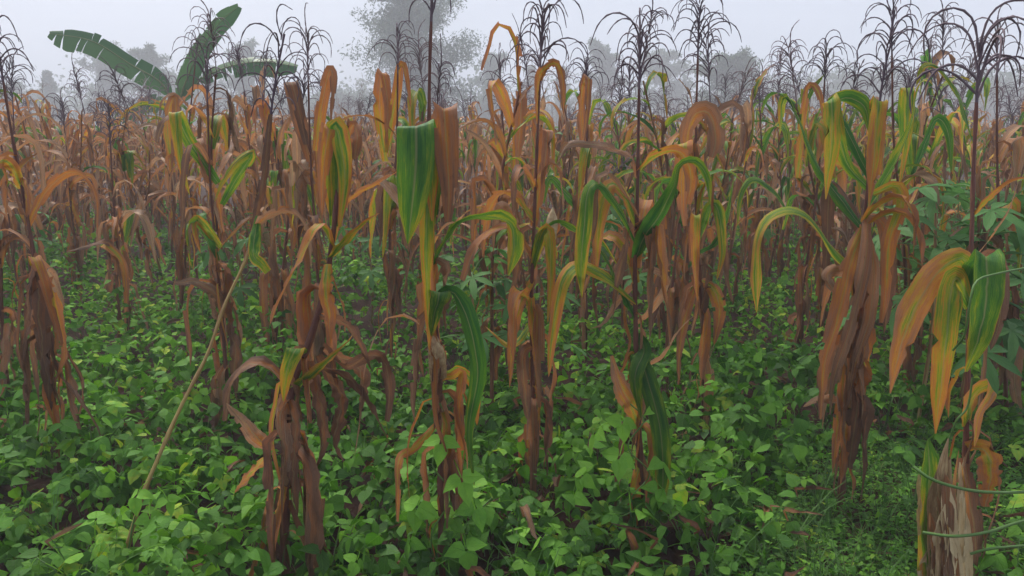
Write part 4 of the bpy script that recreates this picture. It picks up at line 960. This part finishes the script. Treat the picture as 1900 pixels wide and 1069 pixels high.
# ------------------------------------------------------------------ banana plants
def banana(base, label, leaves, stem_top, seed):
    r = random.Random(seed); B = np.array(base, float); Y = B[1]; p = empty('banana_plant', B, label, 'banana plant')
    top = at(stem_top[0], stem_top[1], Y) - B
    v, f, u = tube(spline([(0, 0, -.05), top * .5, top], 14), np.linspace(.15, .08, 14), 10); obj('pseudostem', mesh_np('pseudostem', v, f, u, M['pseudostem']), p, color=(.5, .5, 1))
    for path, w, tears, tw, tint in leaves:
        P = spline([at(a, b, Y + c) - B for a, b, c in path], 44); T = tangents(P); s = np.linspace(0, 1, 44)
        S = np.array([rotate(unit(np.cross(t, (0, -1., 0))), t, R(tw)) for t in T]); Nn = np.cross(T, S)
        v, f, u = tube(P, np.linspace(.022, .004, 44), 5); rib = (v, f, u)
        W = w * np.clip(s / .22 - .25, 0.0, 1) ** .6 * np.clip((1.02 - s) / .16, 0, 1) ** .5
        lam = obj('leaf', mesh_np('leaf_midrib', *rib[:3], M['pseudostem']), p, color=(.7, .5, 1.1))
        for sg in (-1, 1):      # lamina halves, torn into strips along the veins
            V = []; UV = []; F = []; k = 0; i = 4
            while i < 43:
                ln = r.choice((2, 3, 5, 8, 12)); j = min(43, i + ln); dr = r.uniform(.0, .5); tg_ = r.choice((.01, .02, .05, .14)); hw = r.uniform(.85, 1.02) if tears else 1
                for q in range(i, j + 1):
                    sh = tears * (tg_ * (q == j) - tg_ * (q == i))
                    for m_, c in enumerate((0, .5, 1.0)):
                        V.append(P[q] + S[q] * sg * W[q] * c * hw + T[q] * (.04 * c - sh * .3 * c) - Nn[q] * 0 + np.array((0, 0, -dr * W[q] * c * c * (1.0)))); UV.append((c, s[q]))
                    if q > i: F += [(k - 3, k - 2, k + 1, k), (k - 2, k - 1, k + 2, k + 1)]
                    k += 3
                i = j
            obj('blade', mesh_np('blade', V, F, UV, M['banana']), lam, color=(tint + r.uniform(-.05, .05), r.random(), 1.0))
YB = 15.5
banana((at(330, 300, YB)[0], YB, 0), 'banana plant with three spread leaves above the maize at left',
       [([(322, 200, 0), (300, 155, 0), (240, 118, -.1), (170, 76, -.2), (92, 62, -.3)], .25, 1, 30, .45),
        ([(328, 200, 0), (345, 150, -.1), (370, 95, -.2), (405, 45, -.2), (442, 12, -.2)], .165, 0, 15, .5),
        ([(335, 190, 0), (372, 148, .1), (430, 122, .2), (490, 115, .2), (552, 124, .2)], .24, 1, -40, .6),
        ([(330, 200, 0), (350, 140, .2), (362, 110, .3), (378, 80, .3)], .19, 0, 10, .75),
        ([(325, 200, 0), (290, 190, .3), (250, 200, .5), (230, 250, .5)], .24, 1, 30, .4)], (328, 190), 71)
# ------------------------------------------------------------------ trees in the mist
def leaf_quads(c, l, wide, sag=0.0):
    """pointed leaf sprays at the points c, of lengths l"""
    n = len(c); d = nrg.normal(0, 1, (n, 3)); d[:, 2] -= sag; d /= np.linalg.norm(d, axis=1)[:, None]
    s_ = np.cross(d, nrg.normal(0, 1, (n, 3))); s_ /= np.linalg.norm(s_, axis=1)[:, None]; l = l[:, None]; w = l * wide
    return np.stack([c - s_ * w * .3, c + d * l * .5 - s_ * w, c + d * l, c + d * l * .5 + s_ * w], 1).reshape(-1, 3)
def tree(x, y, H, cw, label, seed, style='broad', density=1.0, lean=0.0, group='trees in the mist'):
    r = random.Random(seed); p = empty('tree', (x, y, 0), label, 'tree', group)
    tip = np.array((lean, 0, H)); TP = spline([(0, 0, -.1), (lean * .2 + r.uniform(-.1, .1), r.uniform(-.1, .1), H * .4), (lean * .6, 0, H * .75), tip], 16)
    tr = [tube(TP, np.linspace(.035 * H ** .8, .012, 16), 7)]; V, F, A = [], [], []; o = 0; clumps = []
    fs = y / 40; nb = int((30 if style == 'broad' else 46) * density)
    for k in range(nb):
        t = r.uniform(.3, .98) if style == 'broad' else .16 + .83 * (k + r.random()) / nb
        b = TP[min(15, int(t * 15))]; a = r.uniform(0, 6.283)
        if style == 'broad': L = cw * .5 * math.sqrt(max(.05, 1 - ((t - .62) / .42) ** 2)) * r.uniform(.55, 1.15); up = r.uniform(.0, .7)
        elif style == 'cone': L = cw * .5 * (1.05 - t) * r.uniform(.6, 1.15); up = r.uniform(-.1, .35)
        else: L = cw * .5 * (1 - .55 * abs(t - .45)) * r.uniform(.4, 1.2); up = r.uniform(.1, .9)
        e = b + L * np.array((math.cos(a), math.sin(a), up)); Q = spline([b, (b + e) / 2 + (0, 0, .06 * L), e], 6); tr.append(tube(Q, np.linspace(.02, .005, 6) * H ** .5 * .5, 4))
        for q in Q[1:]: clumps.append((q, L * .17 + cw * .05))
    for q, rad in clumps:
        m_ = int(95 * density); k_ = 1.3 if style == 'feather' else 1
        dr_ = nrg.normal(0, 1, (m_, 3)); dr_ /= np.linalg.norm(dr_, axis=1)[:, None]
        c = q + dr_ * (rad * 1.15 * np.sqrt(nrg.random(m_)))[:, None] * (1, 1, .7)
        V.append(leaf_quads(c, nrg.uniform(.08, .19, m_) * fs * k_, .16 if style != 'broad' else .30, .35 if style == 'feather' else 0))
        A.append(np.repeat(np.stack([np.full(m_, r.uniform(.25, .75)), nrg.random(m_), np.ones(m_), np.ones(m_)], 1), 4, axis=0))
    V = np.vstack(V); A = np.vstack(A); F = np.arange(len(V)).reshape(-1, 4)
    v, f, u = join(tr); obj('trunk', mesh_np('trunk', v, f, u, M['bark']), p, color=(.5, .5, 1))
    cr = obj('crown', mesh_np('crown', V, F, np.tile(((0, 0), (1, 0), (1, 1), (0, 1)), (len(F), 1)), M['crown'], smooth=False, attr=A), p)
def tree_px(px, py_top, Y, wpx, label, seed, style, density=1.0, lean=0.0, k=3.2):
    Y *= k; q = at(px, py_top, Y); tree(q[0], Y, q[2], wpx * Y / FPX, label, seed, style, density, lean)
tree_px(765, -110, 30, 205, 'tall feathery tree fading into mist behind the central tassels', 81, 'feather', 1.7, -2.0, 2.8)
tree_px(85, 128, 34, 75, 'pointed misty tree left of the banana leaf tip', 82, 'cone')
tree_px(190, 92, 36, 80, 'misty tree under the long left banana leaf', 83, 'feather', .8)
tree_px(270, 90, 33, 75, 'narrow misty tree just left of the banana stem', 84, 'feather', .8)
tree_px(455, 85, 36, 80, 'misty tree behind the right-hand banana leaf', 85, 'feather', .8)
tree_px(915, 100, 38, 70, 'small misty tree right of the tall feathery tree', 86, 'feather', .8)
tree_px(985, 118, 42, 80, 'pale conical tree behind the fountain-shaped tassel', 87, 'cone')
tree_px(1045, 120, 44, 80, 'far pale conical tree right of the fountain-shaped tassel', 88, 'cone', .8)
tree_px(1120, 85, 38, 70, 'misty upright tree behind the vine-wrapped maize tassel', 89, 'feather')
tree_px(1235, 95, 40, 90, 'broad misty tree just left of the hooded maize tassel', 90, 'broad')
tree_px(1345, 100, 32, 110, 'bushy green-grey tree with ragged right edge, right of centre', 91, 'broad', 1.0, 1.0, 2.6)
tree_px(1450, 172, 44, 160, 'low pale tree in mist right of the bushy tree', 92, 'broad', .8)
tree_px(1580, 150, 40, 190, 'low rounded tree behind the right-hand tassels', 93, 'broad')
tree_px(1720, 165, 42, 180, 'misty low tree behind the cassava at right', 94, 'broad')
tree_px(1850, 155, 38, 180, 'misty low tree at the right edge', 95, 'broad')
tree_px(20, 165, 40, 120, 'low misty tree at the left edge', 96, 'broad')
tree_px(350, 140, 40, 130, 'low misty tree behind the banana stem', 97, 'broad')
tree_px(560, 180, 42, 140, 'low misty tree between banana and tall feathery tree', 98, 'broad')
tree_px(640, 185, 40, 120, 'low misty tree left of the tall feathery trunk', 99, 'broad')
def woodland():
    r = random.Random(44); V, F, A = [], [], []; o = 0
    for k in range(90):
        x = -135 + 270 * (k + r.random()) / 90; y = r.uniform(140, 165); H = r.uniform(8, 15); w = r.uniform(5, 9)
        c = np.array((x, y, H * .5)) + nrg.normal(0, 1, (330, 3)) * (w * .45, w * .45, H * .26); c[:, 2] = np.maximum(.05, c[:, 2])
        V.append(leaf_quads(c, nrg.uniform(.6, 1.3, 330), .3)); A.append(np.repeat(np.stack([np.full(330, .45), nrg.random(330), np.ones(330), np.ones(330)], 1), 4, axis=0))
    V = np.vstack(V); A = np.vstack(A); F = np.arange(len(V)).reshape(-1, 4)
    tag(obj('woodland', mesh_np('woodland', V, F, np.tile(((0, 0), (1, 0), (1, 1), (0, 1)), (len(F), 1)), M['crown'], smooth=False, attr=A)), 'far line of trees dissolving into the mist', 'woodland', kind='stuff')
woodland()

# ------------------------------------------------------------------ haze
def haze():
    x, y0, y1, z0, z1 = 150, -14, 190, -1.2, 30.0
    V = [(a, b, c) for c in (z0, z1) for a, b in ((-x, y0), (x, y0), (x, y1), (-x, y1))]
    F = [(0, 3, 2, 1), (4, 5, 6, 7), (0, 1, 5, 4), (1, 2, 6, 5), (2, 3, 7, 6), (3, 0, 4, 7)]
    m = bpy.data.materials.new('mist'); nt = nodes(m); v = nt.nodes.new('ShaderNodeVolumePrincipled'); o = nt.nodes.new('ShaderNodeOutputMaterial')
    v.inputs['Color'].default_value = (.955, .965, .99, 1); v.inputs['Density'].default_value = .0052; v.inputs['Anisotropy'].default_value = 0.0
    nt.links.new(v.outputs[0], o.inputs['Volume'])
    tag(obj('haze', mesh_np('haze', V, F, mat=m, smooth=False)), 'pale morning mist hanging over the field', 'haze', kind='stuff')
haze()
